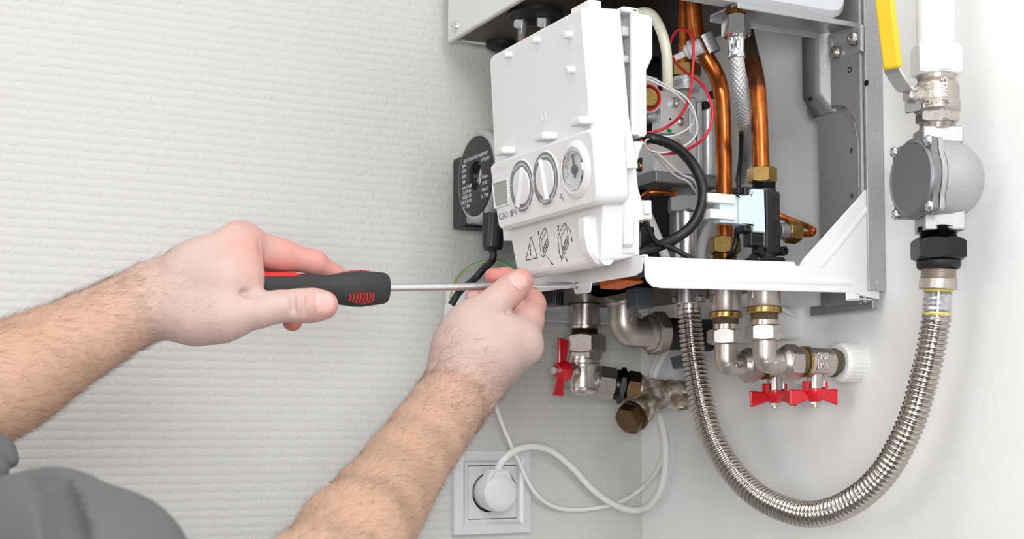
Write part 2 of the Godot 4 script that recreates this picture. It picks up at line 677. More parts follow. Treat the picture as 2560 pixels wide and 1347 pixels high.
	mk("hair", Color("745238"), 0.5, 0.0)

func weave(cloth: bool) -> Array:   # [height image, normal map] of a woven surface, one tile
	var n := 512
	var rows := 8
	var cols := 20
	if cloth:
		rows = 12
		cols = 12
	var rng := RandomNumberGenerator.new()
	rng.seed = 77
	var jit := []
	for i in rows * cols:
		jit.append([rng.randf_range(-0.3, 0.3), rng.randf_range(0.75, 1.0), rng.randf_range(-0.16, 0.16), rng.randf_range(0.8, 1.25)])
	var im := Image.create(n, n, false, Image.FORMAT_L8)
	for y in n:
		var fy := y / float(n) * rows
		var r := int(fy)
		var ty := fy - r
		for x in n:
			var fx := x / float(n) * cols + (0.5 if r % 2 else 0.0)
			var c := int(fx) % cols
			var tx := fx - int(fx)
			var j: Array = jit[r * cols + c]
			var dy: float = (ty - 0.5 - j[2] * 0.6 - sin(fx * 1.7) * 0.03) / (0.47 * j[3])
			var dx: float = (tx - 0.5) / (0.62)
			var v: float = maxf(0.0, 1.0 - dy * dy) * (0.74 + 0.26 * maxf(0.0, 1.0 - dx * dx * 1.6)) * j[1]
			im.set_pixel(x, y, grey(clampf(v, 0, 1)))
	var nm: Image = im.duplicate()
	nm.convert(Image.FORMAT_RGBA8)
	nm.bump_map_to_normal_map(5.0)
	return [im, nm]

# ---------------------------------------------------------------- the room
func wall_piece(called: String, a: Vector3, b: Vector3, m: Material) -> void:
	var st := S()
	bx(st, a, b, 0.001)
	var o := MeshInstance3D.new()
	o.name = called
	st.generate_normals()
	o.mesh = st.commit()
	o.material_override = m
	o.set_meta("kind", "structure")
	o.set_meta("label", {"wall_left": "off-white woven wallpaper wall behind the arms and the socket", "wall_right": "smooth white painted wall that carries the boiler", "floor": "unseen grey floor below the boiler, toned for the light it bounces", "ceiling": "white ceiling over the boiler", "wall_back": "unseen pale wall behind the camera, toned to bounce light", "wall_far": "unseen pale wall far to the left, toned to bounce light"}[called])
	add_child(o, true)

func room() -> void:
	wall_piece("wall_left", Vector3(-3.2, 0, -0.15), Vector3(0.15, 2.7, 0), M.wallpaper)
	wall_piece("wall_right", Vector3(0, 0, 0), Vector3(0.15, 2.7, 3.2), M.painted_wall)
	wall_piece("wall_back", Vector3(-3.2, 0, 3.2), Vector3(0.15, 2.7, 3.35), M.room_wall)
	wall_piece("wall_far", Vector3(-3.35, 0, -0.15), Vector3(-3.2, 2.7, 3.35), M.room_wall)
	wall_piece("floor", Vector3(-3.35, -0.15, -0.15), Vector3(0.15, 0, 3.35), M.room_floor)
	wall_piece("ceiling", Vector3(-3.35, 2.7, -0.15), Vector3(0.15, 2.85, 3.35), M.ceiling_paint)

# ---------------------------------------------------------------- the boiler: casing, frame, bracket
func boiler_body() -> void:
	var t := thing("boiler_casing", "pale grey sheet metal boiler casing above the control box, dark underneath", "boiler", Vector3(-0.12, 1.806, 0.21))
	var st := S()
	bx(st, Vector3(-0.246, 1.806, 0.0198), Vector3(-0.2395, 2.5, 0.40), 0.0022)
	put("front_panel", st, M.grey_enamel, t)
	st = S()
	bx(st, Vector3(-0.2398, 1.8085, 0.0205), Vector3(-0.001, 2.5, 0.024), 0.001)
	bx(st, Vector3(-0.2398, 1.8085, 0.396), Vector3(-0.001, 2.5, 0.3995), 0.001)
	bx(st, Vector3(-0.2398, 2.496, 0.0205), Vector3(-0.001, 2.5, 0.3995), 0.001)
	put("side_panels", st, M.grey_enamel, t)
	st = S()
	prism(st, rp([Vector2(-0.2392, 0.0245), Vector2(-0.001, 0.0245), Vector2(-0.001, 0.3955), Vector2(-0.2392, 0.3955)], 0.016), FY(1.810), 0.003, 0.001)
	put("base_plate", st, M.base_steel, t)
	st = S()
	lathe(st, Vector3(-0.2069, 1.811, 0.1422), -UP, [[0, 0], [0, 0.027], [0.0035, 0.027], [0.0055, 0.025], [0.0055, 0.016], [0.004, 0.015], [0.004, 0]])
	put("gasket_plate", st, M.black_rubber, t)
	st = S()
	lathe(st, Vector3(-0.1887, 1.811, 0.030), -UP, [[0, 0], [0, 0.016], [0.004, 0.016], [0.008, 0.010], [0.008, 0]])
	put("grommet", st, M.black_rubber, t)
	for k in 2:
		var o: Vector3 = [Vector3(-0.2129, 1.8030, 0.1248), Vector3(-0.1945, 1.8030, 0.1388)][k]
		st = S()
		hexnut(st, o + Vector3(-0.008, 0.0, 0), Vector3(1, 0.0, 0.3), 0.008, 0.0042)
		var e := put("terminal", st, M.white_plastic, t)
		st = S()
		lathe(st, o + UP * 0.004, -UP, [[0, 0], [0, 0.0055], [0.008, 0.0055], [0.011, 0.0042], [0.022, 0.0038], [0.022, 0.0030], [0.002, 0.0030]], 20)
		put("boot", st, M.clear_plastic, e)
		st = S()
		tube(st, [o - UP * 0.012, o - UP * 0.035, o + Vector3(0.004, -0.07, 0.0)], 0.0012, 8)
		put("lead", st, M.red_wire, e)
	st = S()
	screw(st, Vector3(-0.2460, 1.8181, 0.0407), Vector3(-1, 0, 0), 0.0062)
	put("screw", st, M.chrome, t)

	t = thing("expansion_vessel", "smooth pale grey rounded tank edge above the steel support bar", "tank", Vector3(-0.13, 1.762, 0.32))
	st = S()
	prism(st, rp([Vector2(-0.243, 1.7622), Vector2(-0.0282, 1.7622), Vector2(-0.0282, 1.8045), Vector2(-0.243, 1.8045)], [0.006, 0.022, 0.003, 0.003], 8), FZ(0.3915), 0.026, 0.005)
	put("shell", st, M.vessel_enamel, t)

	t = thing("support_bar", "galvanised steel channel bar that runs back to the wall above the braided hose", "bracket", Vector3(-0.08, 1.76, 0.37))
	st = S()
	prism(st, [Vector2(-0.1451, 0.349), Vector2(-0.019, 0.349), Vector2(-0.019, 0.3895), Vector2(-0.1451, 0.3895)], FY(1.7595), 0.0015)
	bx(st, Vector3(-0.1451, 1.7562, 0.3882), Vector3(-0.019, 1.7612, 0.3902), 0.0009)
	bx(st, Vector3(-0.1451, 1.7550, 0.3484), Vector3(-0.019, 1.7606, 0.3500), 0.0007)
	put("channel", st, M.galvanised, t)
	st = S()
	prism(st, rp([Vector2(0.3541, 1.7581), Vector2(0.3607, 1.7332), Vector2(0.3976, 1.7318), Vector2(0.3982, 1.7562)], 0.002), FX(-0.0215), 0.0018, 0.0004)
	prism(st, rp([Vector2(0.3560, 1.7559), Vector2(0.3627, 1.7328), Vector2(0.3659, 1.7323), Vector2(0.3632, 1.7548)], 0.0018), FX(-0.024), 0.004, 0.0012)
	prism(st, rp([Vector2(0.3964, 1.7563), Vector2(0.3969, 1.7317), Vector2(0.4021, 1.7312), Vector2(0.4027, 1.7554)], 0.0018), FX(-0.024), 0.004, 0.0012)
	put("end_tab", st, M.galvanised, t)
	for q in [Vector3(-0.0232, 1.7391, 0.3668), Vector3(-0.0232, 1.7453, 0.3910)]:
		st = S()
		screw(st, q, Vector3(-1, 0, 0), 0.0062)
		put("screw", st, M.nickel, t)

	# steel back frame on the wall
	t = thing("back_frame", "grey pressed steel upright of the boiler frame fixed to the painted wall", "frame", Vector3(-0.01, 1.52, 0.37))
	st = S()
	# two halves that meet along the line of holes
	var zh := 0.3794
	var holes := [Vector3(-0.0180, 1.6487, 0.3794).y, Vector3(-0.0180, 1.6086, 0.3790).y]
	var left: Array = [Vector2(zh, 1.8055), Vector2(0.3198, 1.8055)]
	left.append_array([Vector2(0.3198, 1.695), Vector2(0.3245, 1.6885), Vector2(0.3353, 1.6845), Vector2(0.3353, 1.513), Vector2(zh, 1.513)])
	var right := [Vector2(zh, 1.513), Vector2(0.3985, 1.513), Vector2(0.3985, 1.8055), Vector2(zh, 1.8055)]
	var la := []
	var ra := []
	for h in [holes[1], holes[0]]:
		for q in circle2(Vector2(zh, h), 0.0024, 12, -PI / 2, -3 * PI / 2):
			la.append(q)
	for h in [holes[0], holes[1]]:
		for q in circle2(Vector2(zh, h), 0.0024, 12, PI / 2, -PI / 2):
			ra.append(q)
	prism(st, left + la, FX(-0.018), 0.0016)
	prism(st, right + ra, FX(-0.018), 0.0016)
	put("back_plate", st, M.sheet_steel, t)
	st = S()
	# pressed channel at the upper left: a step forward with a rounded edge, running down to a shoulder
	var zc := []
	for v in [Vector2(0.3308, 1.7553), Vector2(0.3313, 1.6989)]:
		zc.append(v.x)
	var prof := [Vector2(0.3225, -0.018), Vector2(0.3245, -0.0265), Vector2(0.3410, -0.0270), Vector2(0.3450, -0.0285), Vector2(0.3485, -0.0285), Vector2(0.3520, -0.0262), Vector2(0.3555, -0.0212), Vector2(0.358, -0.018)]
	var y0 := 1.706
	var y1 := 1.8055
	var g := ng()
	for i in prof.size() - 1:
		var a: Vector2 = prof[i]
		var b: Vector2 = prof[i + 1]
		var o := Vector3(-(b.x - a.x), 0, b.y - a.y)
		o = Vector3(-1, 0, 0) * absf(b.x - a.x) + Vector3(0, 0, 1 if i > 3 else -1) * absf(b.y - a.y)
		quad(st, Vector3(a.y, y0, a.x), Vector3(b.y, y0, b.x), Vector3(b.y, y1, b.x), Vector3(a.y, y1, a.x), o, g)
		var a2 := Vector3(lerpf(a.y, -0.018, 0.9), y0 - 0.018, lerpf(a.x, 0.345, 0.1) + 0.004)
		var b2 := Vector3(lerpf(b.y, -0.018, 0.9), y0 - 0.018, lerpf(b.x, 0.345, 0.1) + 0.004)
		quad(st, Vector3(a.y, y0, a.x), Vector3(b.y, y0, b.x), b2, a2, o, g)
	put("pressed_channel", st, M.galvanised, t)
	st = S()
	# raised border round the pressed panel
	prism(st, rp([Vector2(0.356, 1.8055), Vector2(0.3985, 1.8055), Vector2(0.3985, 1.512), Vector2(0.3915, 1.512), Vector2(0.3915, 1.652), Vector2(0.3875, 1.672), Vector2(0.374, 1.688), Vector2(0.3553, 1.691)], [0, 0, 0, 0, 0.03, 0.012, 0.014, 0.002]), FX(-0.0212), 0.003, 0.0022)
	put("raised_border", st, M.sheet_steel, t)
	st = S()
	bx(st, Vector3(-0.0135, 1.5173, 0.3152) * Vector3(1, 0, 1) + UP * 1.5075 + Vector3(-0.001, 0, 0), Vector3(-0.010, 1.516, 0.4005), 0.0007)
	put("foot_flange", st, M.sheet_steel, t)
	st = S()
	bx(st, Vector3(-0.0195, 1.523, 0.3988), Vector3(-0.001, 1.8055, 0.4020), 0.0008)
	put("side_flange", st, M.galvanised, t)
	for q in [Vector3(-0.0213, 1.7199, 0.3834), Vector3(-0.0213, 1.7033, 0.4050), Vector3(-0.0267, 1.7361, 0.3410), Vector3(-0.0265, 1.7211, 0.3342), Vector3(-0.0265, 1.7044, 0.3349)]:
		st = S()
		lathe(st, q + Vector3(0.0004, 0, 0), Vector3(-1, 0, 0), [[0, 0], [0, 0.0026], [0.0006, 0.0026], [0.0006, 0.0018], [0.0001, 0.0017], [0.0001, 0]], 18)
		put("hole_shade", st, M.painted_shade, t)  # dark disc puts the shade of a hole into colour

	# white bottom bracket: front rail, right rail with gusset, left rail
	t = thing("bottom_bracket", "white enamelled steel tray bracket under the boiler with a triangular corner gusset", "bracket", Vector3(-0.13, 1.515, 0.39))
	st = S()
	var side: Array = [Vector2(-0.2449, 1.5401), Vector2(-0.1730, 1.5418), Vector2(-0.0972, 1.5440)]
	side.append_array([Vector2(-0.0970, 1.5436), Vector2(-0.0955, 1.5408), Vector2(-0.0915, 1.5408), Vector2(-0.0905, 1.5432), Vector2(-0.0870, 1.5475)])
	side.append_array([Vector2(-0.0195, 1.6110), Vector2(-0.0160, 1.6126), Vector2(-0.0125, 1.6126), Vector2(-0.0125, 1.530), Vector2(-0.0062, 1.530), Vector2(-0.0060, 1.5160)])
	side.append_array([Vector2(-0.0432, 1.5205), Vector2(-0.2290, 1.5157), Vector2(-0.2376, 1.5166), Vector2(-0.2428, 1.5205), Vector2(-0.2446, 1.5251)])
	prism(st, side, FZ(0.4), 0.0018, 0.0006)
	put("right_rail", st, M.white_enamel, t)
	st = S()
	tube(st, spline([Vector3(-0.2208, 1.5249, 0.3950), Vector3(-0.1696, 1.5258, 0.3950), Vector3(-0.1090, 1.5274, 0.3950), Vector3(-0.0366, 1.5292, 0.3950)], 8), 0.0058, 40)
	tube(st, spline([Vector3(-0.0709, 1.5412, 0.3950), Vector3(-0.0446, 1.5661, 0.3950), Vector3(-0.0185, 1.5943, 0.3950)], 8), 0.0057, 40)
	put("rib", st, M.white_enamel, t)
	st = S()
	bx(st, Vector3(-0.0427, 1.5206, 0.4000) + Vector3(0, 0, -0.0018), Vector3(-0.0280, 1.5140, 0.4000), 0.0007)
	bx(st, Vector3(-0.0402, 1.5159, 0.4000) + Vector3(0, 0, 0.0), Vector3(-0.0183, 1.5147, 0.4000) + Vector3(0, 0, 0.004), 0.0007)
	put("lower_tab", st, M.white_enamel, t)
	st = S()
	screw(st, Vector3(-0.0111, 1.5310, 0.4002), Vector3(0, 0, 1), 0.003)
	put("screw", st, M.steel_bright, t)
	# front rail with two narrow slots: an upper and a lower strip that meet along the slots
	st = S()
	var top := [Vector2(0.3985, 1.5415), Vector2(0.0166, 1.5465)]
	var bot := [Vector2(0.0166, 1.5330), Vector2(0.262, 1.5268)]
	var mid: Array = [Vector2(0.3043, 1.5333), Vector2(0.3377, 1.5330)]
	var ml := Vector2(0.0166, 1.5400)
	var mr := Vector2(0.3975, 1.5350)
	var up_: Array = [mr] + [top[0], top[1], ml]
	var lo_: Array = [ml, bot[0], bot[1], Vector2(0.275, 1.5272), Vector2(0.386, 1.5262), Vector2(0.3945, 1.5280), mr]
	for q in mid:
		var ym: float = lerpf(ml.y, mr.y, (q.x - ml.x) / (mr.x - ml.x))
		up_.append_array([Vector2(q.x - 0.0009, ym), Vector2(q.x - 0.0009, ym + 0.0014), Vector2(q.x + 0.0009, ym + 0.0014), Vector2(q.x + 0.0009, ym)])
	for k in [1, 0]:
		var q: Vector2 = mid[k]
		var ym: float = lerpf(ml.y, mr.y, (q.x - ml.x) / (mr.x - ml.x))
		lo_.append_array([Vector2(q.x + 0.0009, ym), Vector2(q.x + 0.0009, ym - 0.0012), Vector2(q.x - 0.0009, ym - 0.0012), Vector2(q.x - 0.0009, ym)])
	prism(st, up_, FX(-0.246), 0.0016)
	prism(st, lo_, FX(-0.246), 0.0016)
	bx(st, Vector3(-0.2462, 1.5400, 0.392), Vector3(-0.2415, 1.5418, 0.400), 0.0006)
	put("front_rail", st, M.white_enamel, t)
	st = S()
	bx(st, Vector3(-0.246, 1.5195, 0.0175), Vector3(-0.002, 1.5460, 0.0193), 0.0006)
	bx(st, Vector3(-0.244, 1.5190, 0.0175), Vector3(-0.002, 1.5206, 0.030), 0.0006)
	bx(st, Vector3(-0.2475, 1.5200, 0.0170), Vector3(-0.244, 1.5335, 0.050), 0.0008)
	put("left_rail", st, M.white_enamel, t)
	st = S()
	prism(st, rp([Vector2(0.2864, 1.5281), Vector2(0.2898, 1.5198), Vector2(0.3153, 1.5189), Vector2(0.3187, 1.5291), Vector2(0.2989, 1.5293)], 0.002), FX(-0.2465), 0.0014, 0.0004)
	put("screw_tab", st, M.white_enamel, t)
	st = S()
	screw(st, Vector3(-0.2468, 1.5267, 0.2939), Vector3(-1, -0.05, 0), 0.0036)
	put("tab_screw", st, M.chrome, t)

# ---------------------------------------------------------------- the control box, hinged open and leaning forward
func BXF(w: float) -> Transform3D:
	var th := deg_to_rad(5.23)
	var b := Basis(Vector3(0, 0, 1), Vector3(-sin(th), cos(th), 0), Vector3(-cos(th), -sin(th), 0))
	return Transform3D(b, Vector3(-0.2857, 1.65, 0) + b.z * w)

func control_box() -> void:
	var t := thing("control_box", "white plastic boiler control box with dials, gauge and small display, hinged open", "control panel", Vector3(-0.28, 1.545, 0.30))
	var W: StandardMaterial3D = M.white_plastic
	var f := BXF(0.0)
	var st := S()
	# tilted back cover
	prism(st, rp([Vector2(0.2177, 0.0885), Vector2(0.3863, 0.0886), Vector2(0.3862, -0.0002), Vector2(0.3938, -0.0416), Vector2(0.2088, -0.0396)], [0.008, 0.003, 0.002, 0.0, 0.0]), f, 0.037, 0.0022)
	put("rear_cover", st, W, t)
	st = S()
	bx(st, Vector3(-0.2970, 1.7342, 0.3830) + Vector3(0.012, -0.004, -0.03), Vector3(-0.2738, 1.7465, 0.3830), 0.001)
	put("top_tab", st, W, t)
	for q in [Vector2(0.2601, 0.0801), Vector2(0.3123, 0.0802), Vector2(0.3658, 0.0711), Vector2(0.3649, 0.0427)]:
		st = S()
		var o: Vector3 = f * Vector3(q.x, q.y, -0.001)
		cyl(st, o, o + f.basis.z * 0.0075, 0.0030, 0.0006, 20)
		put("peg", st, W, t)
	st = S()
	var qh: Vector2 = Vector2(0.3097, 0.0161)
	lathe(st, f * Vector3(qh.x, qh.y, -0.0005), f.basis.z, [[0, 0], [0, 0.0042], [0.0010, 0.0036], [0.0006, 0.0026], [0.0004, 0]], 20)
	put("boss", st, W, t)
	for q in [Vector2(0.2460, -0.0020), Vector2(0.3211, -0.0033), Vector2(0.3826, -0.0027)]:
		st = S()
		rbox(st, Transform3D(f.basis, f * Vector3(q.x, q.y, 0.006)), Vector3(0.017, 0.0062, 0.014), 0.002)
		put("clip", st, W, t)
	# vertical frame behind the cover
	st = S()
	bx(st, Vector3(-0.2475, 1.640, 0.382), Vector3(-0.2405, 1.7440, 0.3865), 0.0014)
	bx(st, Vector3(-0.2560, 1.7395, 0.365), Vector3(-0.2405, 1.7442, 0.3865), 0.0018)
	bx(st, Vector3(-0.2440, 1.640, 0.215), Vector3(-0.2420, 1.7420, 0.384), 0.0008)
	put("rear_frame", st, W, t)
	st = S()
	bx(st, Vector3(-0.2520, 1.700, 0.33), Vector3(-0.2450, 1.7060, 0.380), 0.001)
	bx(st, Vector3(-0.2520, 1.722, 0.33), Vector3(-0.2450, 1.7300, 0.380), 0.001)
	put("relay_block", st, M.vessel_enamel, t)
	st = S()
	prism(st, rp([Vector2(-0.2398, 1.7404), Vector2(-0.2294, 1.7402), Vector2(-0.2264, 1.7379), Vector2(-0.2266, 1.7061), Vector2(-0.2325, 1.6945), Vector2(-0.2328, 1.6420), Vector2(-0.2348, 1.6398), Vector2(-0.2405, 1.6393)], 0.0012, 3), FZ(0.385), 0.05, 0.0007)
	put("side_block", st, W, t)
	st = S()
	prism(st, rp([Vector2(-0.2510, 1.6352), Vector2(-0.2332, 1.6368), Vector2(-0.2378, 1.6273), Vector2(-0.2410, 1.6139), Vector2(-0.2392, 1.5978), Vector2(-0.2355, 1.5883), Vector2(-0.2267, 1.5890), Vector2(-0.2261, 1.5734), Vector2(-0.2382, 1.5712), Vector2(-0.2384, 1.5434), Vector2(-0.2756, 1.5342), Vector2(-0.2754, 1.5918), Vector2(-0.2501, 1.5937)], 0.001, 3), FZ(0.3825), 0.02, 0.001)
	put("lower_frame", st, W, t)
	st = S()
	bx(st, Vector3(-0.2358, 1.5868, 0.3860) - Vector3(0, 0, 0.012), Vector3(-0.2294, 1.5766, 0.3860), 0.0015)
	put("latch", st, W, t)
	# dial panel: a raised front with rounded ends
	var p := BXF(0.013)
	st = S()
	var pan: Array = rp([Vector2(0.2261, -0.0102), Vector2(0.4098, -0.0119), Vector2(0.4086, -0.0714), Vector2(0.2343, -0.0705)], [0.006, 0.012, 0.012, 0.008], 8)
	prism(st, pan, p, 0.030, 0.0025)
	put("dial_panel", st, W, t)
	st = S()
	# the deeper rounded end of the dial panel
	prism(st, rp([Vector2(-0.2860, 1.6408), Vector2(-0.2631, 1.6502), Vector2(-0.2594, 1.6409), Vector2(-0.2528, 1.6344), Vector2(-0.2516, 1.5866), Vector2(-0.2568, 1.5798), Vector2(-0.2797, 1.5816)], [0.006, 0.010, 0.004, 0.006, 0.012, 0.006, 0.008], 6), FZ(0.3868), 0.045, 0.004)
	bx(st, Vector3(-0.2718, 1.6324, 0.3868) - Vector3(0, 0.0012, 0.002), Vector3(-0.2637, 1.6332, 0.3868) + Vector3(0, 0, 0.0022), 0.0006)
	bx(st, Vector3(-0.2698, 1.5967, 0.3868) - Vector3(0, 0.0012, 0.002), Vector3(-0.2587, 1.5975, 0.3868) + Vector3(0, 0, 0.0022), 0.0006)
	bx(st, Vector3(-0.2667, 1.6319, 0.3868) - Vector3(0, 0.0, 0.002), Vector3(-0.2638, 1.6161, 0.3868) + Vector3(0, 0, 0.0015), 0.0008)
	bx(st, Vector3(-0.2630, 1.6139, 0.3868) - Vector3(0, 0.0, 0.002), Vector3(-0.2602, 1.5968, 0.3868) + Vector3(0, 0, 0.0015), 0.0008)
	put("panel_end", st, W, t)
	# display
	st = S()
	var dc: Array = [Vector2(0.2316, -0.0282), Vector2(0.2600, -0.0285), Vector2(0.2592, -0.0500), Vector2(0.2324, -0.0500)]
	prism(st, dc, BXF(0.0133), 0.001)
	var dm := put("display", st, M.lcd, t, "grey display window")
	st = S()
	for k in 4:
		var a: Vector2 = dc[k]
		var b: Vector2 = dc[(k + 1) % 4]
		var mid := (a + b) * 0.5
		var dd := (b - a)
		rbox(st, Transform3D(BXF(0.0135).basis * Basis(Vector3(0, 0, 1), atan2(dd.y, dd.x)), BXF(0.0135) * Vector3(mid.x, mid.y, 0)), Vector3(dd.length() + 0.0015, 0.0014, 0.0014), 0.0005)
	put("display_frame", st, W, dm)
	st = S()
	var ec: Array = [Vector2(0.2323, -0.0155), Vector2(0.2614, -0.0162), Vector2(0.2610, -0.0186), Vector2(0.2319, -0.0179)]
	for k in 4:
		var a: Vector2 = ec[k]
		var b: Vector2 = ec[(k + 1) % 4]
		tube(st, [p * Vector3(a.x, a.y, 0), p * Vector3(b.x, b.y, 0)], 0.0003, 6)
	put("embossed_frame", st, W, t)
	# two selector knobs
	var kc: Array = [Vector2(0.2861, -0.0392), Vector2(0.3285, -0.0395)]
	var ka := [-0.42, 0.14]
	for k in 2:
		var o: Vector3 = p * Vector3(kc[k].x, kc[k].y, 0.0)
		var n := p.basis.z
		st = S()
		lathe(st, o, n, [[-0.001, 0.0236], [0.0004, 0.0232], [0.0010, 0.0226], [0.0010, 0.0219], [0.0004, 0.0217]], 48)
		var kn := put("knob", st, W, t)
		st = S()
		lathe(st, o, n, [[0.0002, 0.0219], [0.0008, 0.0216], [0.0008, 0.0150], [0.0002, 0.0148]], 48)
		put("scale_ring", st, M.ring_grey, kn)
		st = S()
		lathe(st, o, n, [[0, 0], [0, 0.0154], [0.0012, 0.0152], [0.0018, 0.0146], [0.0020, 0.0132], [0.0018, 0.0]], 48)
		put("dial", st, W, kn)
		st = S()
		var gb := p.basis * Basis(Vector3(0, 0, 1), ka[k])
		var gx := Transform3D(gb, o)
		prism(st, rp([Vector2(-0.0026, -0.0182), Vector2(0.0026, -0.0182), Vector2(0.0014, 0.0165), Vector2(-0.0014, 0.0165)], 0.0010), Transform3D(gb, o + n * 0.0046), 0.0042, 0.0009)
		put("grip_bar", st, W, kn)
		st = S()
		var arc := []
		for i in 22:
			var a := -2.2 + 4.3 * i / 21.0
			arc.append(Vector2(cos(a), sin(a)) * 0.0188)
		stroke(st, Transform3D(p.basis, o + n * 0.0007), arc, 0.0012)
		stroke(st, Transform3D(p.basis, o + n * 0.0007), [Vector2(-0.0199, 0.004), Vector2(-0.0178, 0.0035)], 0.0012)
		stroke(st, Transform3D(p.basis, o + n * 0.0007), [Vector2(0.008, -0.0190), Vector2(0.0115, -0.0175)], 0.001)
		stroke(st, Transform3D(p.basis, o + n * 0.0007), [Vector2(0.0088, -0.0170), Vector2(0.0107, -0.0196)], 0.001)
		stroke(st, Transform3D(p.basis, o + n * 0.0007), [Vector2(-0.008, -0.0190), Vector2(-0.0105, -0.0178)], 0.0014)
		stroke(st, Transform3D(p.basis, o + n * 0.0007), [Vector2(-0.0125, 0.0150), Vector2(-0.0105, 0.0163)], 0.0012)
		put("scale_marks", st, M.print_white, kn)
	# pressure gauge
	var gc: Vector2 = Vector2(0.3786, -0.0403)
	var go: Vector3 = p * Vector3(gc.x, gc.y, 0.0)
	var gn := p.basis.z
	st = S()
	lathe(st, go, gn, [[-0.001, 0.0235], [0.001, 0.0228], [0.0032, 0.0200], [0.0036, 0.0182], [0.0030, 0.0172], [0.0002, 0.0170]], 48)
	var gau := put("pressure_gauge", st, W, t)
	st = S()
	lathe(st, go, gn, [[0.0002, 0.0172], [0.0030, 0.0170], [0.0038, 0.0160], [0.0032, 0.0150], [0.0004, 0.0146]], 48)
	put("bezel", st, M.chrome, gau)
	st = S()
	cyl(st, go - gn * 0.001, go + gn * 0.0006, 0.0160, 0.0002, 40)
	put("gauge_face", st, M.vessel_enamel, gau)
	st = S()
	var gf := Transform3D(p.basis, go + gn * 0.0007)
	var ring := []
	for i in 30:
		var a := -0.6 + 3.9 * i / 29.0
		ring.append(Vector2(cos(a), sin(a)) * 0.0125)
	stroke(st, gf, ring, 0.0006)
	for i in 9:
		var a := -0.6 + 3.9 * i / 8.0
		stroke(st, gf, [Vector2(cos(a), sin(a)) * 0.0108, Vector2(cos(a), sin(a)) * 0.0132], 0.0007)
	put("gauge_marks", st, M.print_grey, gau)
	st = S()
	lathe(st, go, gn, [[0, 0.004], [0.0025, 0.0036], [0.003, 0]], 20)
	rbox(st, Transform3D(p.basis * Basis(Vector3(0, 0, 1), 0.06), go + gn * 0.0018 + p.basis.y * 0.003), Vector3(0.0020, 0.019, 0.0008), 0.0003)
	rbox(st, Transform3D(p.basis * Basis(Vector3(0, 0, 1), 0.06), go + gn * 0.0018 + p.basis.x * 0.0012), Vector3(0.009, 0.0026, 0.0008), 0.0003)
	put("needle", st, M.print_black, gau)
	st = S()
	lathe(st, go, gn, [[0.0032, 0.0150], [0.0040, 0.008], [0.0042, 0]], 40)
	put("glass", st, M.glass, gau)
	# lettering and symbols on the panel
	var tb := p.basis.rotated(p.basis.z, 0.0)
	var q1: Vector2 = Vector2(0.2416, -0.0587)
	text(t, "CI", 0.0052, p * Vector3(q1.x, q1.y, 0.0002), tb, M.print_grey, 0.0003, "Droid Sans", 700)
	q1 = Vector2(0.2494, -0.0587)
	text(t, "AO", 0.0052, p * Vector3(q1.x + 0.001, q1.y, 0.0002), tb, M.ring_grey, 0.0002)
	st = S()
	q1 = Vector2(0.2626, -0.0588)
	for k in 4:
		stroke(st, p, [q1 + Vector2(-0.002 + k * 0.0013, -0.0026), q1 + Vector2(-0.002 + k * 0.0013, 0.0026)], 0.0009)
	for qq in [Vector2(0.2686, -0.0590), Vector2(0.3515, -0.0585)]:
		stroke(st, p, [qq + Vector2(-0.0018, 0.0024), qq + Vector2(0.0018, 0.0024)], 0.0008)
		stroke(st, p, [qq + Vector2(0, 0.0024), qq + Vector2(0, 0.0005)], 0.0008)
		stroke(st, p, [qq + Vector2(-0.0026, 0.0003), qq + Vector2(0.0018, 0.0003), qq + Vector2(0.0026, -0.0010), qq + Vector2(0.0026, -0.0026)], 0.0010)
	put("symbols", st, M.print_grey, t)
	# lower flap with the printed opening instructions, set back and leaning under the panel
	var fl := BXF(0.002)
	st = S()
	prism(st, rp([Vector2(0.2207, -0.0673), Vector2(0.3980, -0.0669), Vector2(0.3866, -0.1141), Vector2(0.2562, -0.1131), Vector2(0.2417, -0.1039), Vector2(0.2367, -0.0800), Vector2(0.2204, -0.0780)], [0.001, 0.001, 0.004, 0.004, 0.006, 0.001, 0.001], 6), fl, 0.02, 0.0008)
	put("lower_flap", st, W, t)
	st = S()
	var r0: Vector2 = Vector2(0.2576, -0.1094)
	var r1: Vector2 = Vector2(0.3858, -0.1111)
	tube(st, [fl * Vector3(r0.x, r0.y, -0.0062), fl * Vector3(r1.x, r1.y, -0.0062)], 0.0066, 20)
	put("flap_roll", st, W, t)
	st = S()
	prism(st, rp([Vector2(-0.2899, 1.5710), Vector2(-0.2702, 1.5763), Vector2(-0.2674, 1.5359), Vector2(-0.2770, 1.5331), Vector2(-0.2857, 1.5422), Vector2(-0.2892, 1.5552)], [0.003, 0.002, 0.002, 0.006, 0.014, 0.006], 6), FZ(0.384), 0.014, 0.0025)
	put("flap_end", st, W, t)
	st = S()
	prism(st, rp([Vector2(-0.2800, 1.5720), Vector2(-0.2483, 1.5735), Vector2(-0.2460, 1.5711), Vector2(-0.2469, 1.5505), Vector2(-0.2492, 1.5491), Vector2(-0.2692, 1.5479), Vector2(-0.2739, 1.5533)], [0.002, 0.004, 0.004, 0.004, 0.003, 0.006, 0.006], 5), FZ(0.3885), 0.010, 0.002)
	bx(st, Vector3(-0.2584, 1.5729, 0.3885) - Vector3(0, 0, 0.004), Vector3(-0.2541, 1.5495, 0.3885) + Vector3(0, 0, 0.0022), 0.0016)
	put("side_pocket", st, W, t)
	st = S()
	bx(st, Vector3(-0.270, 1.5435, 0.240), Vector3(-0.243, 1.5560, 0.384), 0.002)
	put("hinge_foot", st, W, t)
	st = S()
	stroke(st, fl, [Vector2(0.2739, -0.0810), Vector2(0.2608, -0.1000), Vector2(0.2823, -0.0999)], 0.0007, true)
	stroke(st, fl, [Vector2(0.2705, -0.0875), Vector2(0.2705, -0.0934)], 0.0014)
